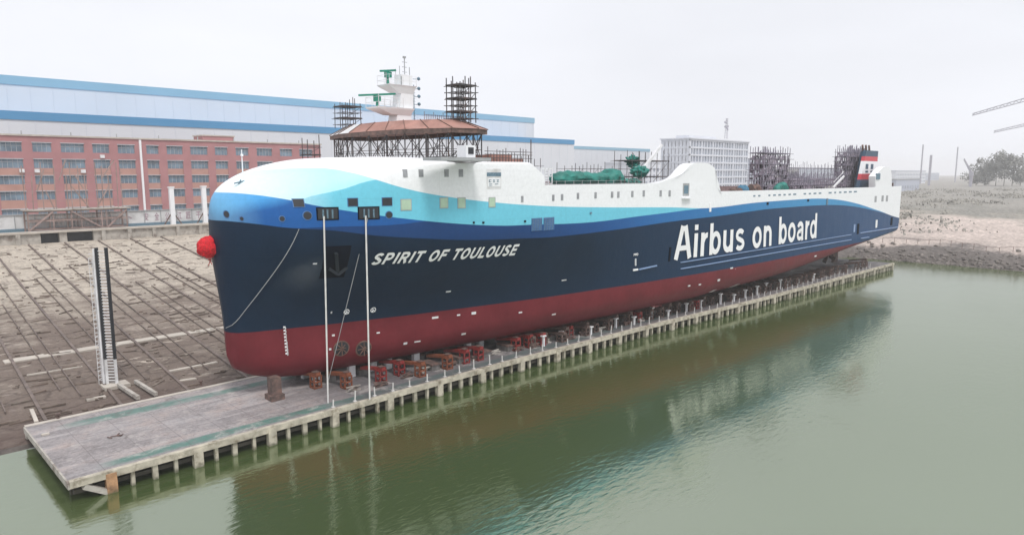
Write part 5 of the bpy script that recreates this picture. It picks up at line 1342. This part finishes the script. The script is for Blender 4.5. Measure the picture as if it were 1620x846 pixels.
# safety fence on the bank
t = thing('wire_fence', 'thin brown wire fence rising and falling over the sandy bank beyond the stern', 'fence', (195, 45, 3)); b = MB(); pv_ = None
for k in range(26):
    y = 58 - k * 2.6; x = 197 + 2 * math.sin(k * .5); z = ground_h(x, y); h_ = 1.2; b.bar((x, y, z - .2), (x, y, z + h_), .08)
    if pv_: b.bar(pv_, (x, y, z + h_), .05)
    pv_ = (x, y, z + h_)
b.build('posts_and_wire', M['rustd'], t)

# rubble and broken planks scattered on the slipway
b = MB(); rnd = random.Random(11)
for k in range(1100):
    x = rnd.uniform(2, 62); y = 67 + 84 * rnd.random() ** 1.3; z = slip_z(y) + .05
    if rnd.random() < .5:
        s_ = rnd.uniform(.06, .22); m_ = Matrix.Translation((x, y, z)) @ Matrix.Rotation(rnd.random() * 3, 4, 'Z') @ Matrix.Diagonal((s_ * 1.6, s_, s_ * .7, 1)); bmesh.ops.create_icosphere(b.bm, subdivisions=1, radius=1, matrix=m_)
    else:
        a = rnd.gauss(0, .25); l_ = rnd.uniform(.4, 2.2); b.bar((x, y, z), (x + l_ * math.cos(a), y + l_ * math.sin(a), z + .085 * l_ * math.sin(a) + .03), rnd.uniform(.06, .16), .12)
o = b.build('slipway_rubble', mat('brown_rubble', (.14, .105, .085), .95, var=.5, vscale=.3, dirt=(.45, .4, .34), dscale=.25, damt=.9)); o['kind'] = 'stuff'
# loose gear among the trestles
for k in range(16):
    x = 33 + 2.9 * k + random.uniform(-.6, .6); y = fy(x) + random.uniform(2.0, 3.6); b = MB()
    for j in range(4):
        a = random.uniform(-.5, .5); b.bar((x - .7 * math.cos(a), y - .7 * math.sin(a), QT + .07 + .12 * j), (x + .7 * math.cos(a), y + .7 * math.sin(a), QT + .07 + .12 * j), .14, .11)
    tag(b.build('timber_pile', M['trdk'] if k % 3 else M['conc']), 'small loose pile of timbers lying between the trestles under the ship', 'timber', 'timber piles between the trestles')

# low scrub on the bank, ground cover
b = MB(); rnd = random.Random(21)
for k in range(420):
    x = rnd.uniform(215, 620); y = rnd.uniform(-40, 150)
    if noise.noise(Vector((x * .02, y * .02, 8))) < -.05: continue
    z = ground_h(x, y); w0 = rnd.uniform(1, 4)
    for j in range(26):
        q = Vector((x + rnd.gauss(0, w0), y + rnd.gauss(0, w0), z + abs(rnd.gauss(0, .7)))); s_ = rnd.uniform(.2, .6)
        a = Vector((rnd.gauss(0, 1), rnd.gauss(0, 1), rnd.gauss(0, 1))).normalized() * s_; e_ = a.orthogonal().normalized() * s_; b.face([q - a, q + e_, q + a, q - e_])
o = b.build('bank_scrub', mat('dry_scrub', (.27, .255, .225), .95, var=.4, vscale=.1)); o['kind'] = 'stuff'
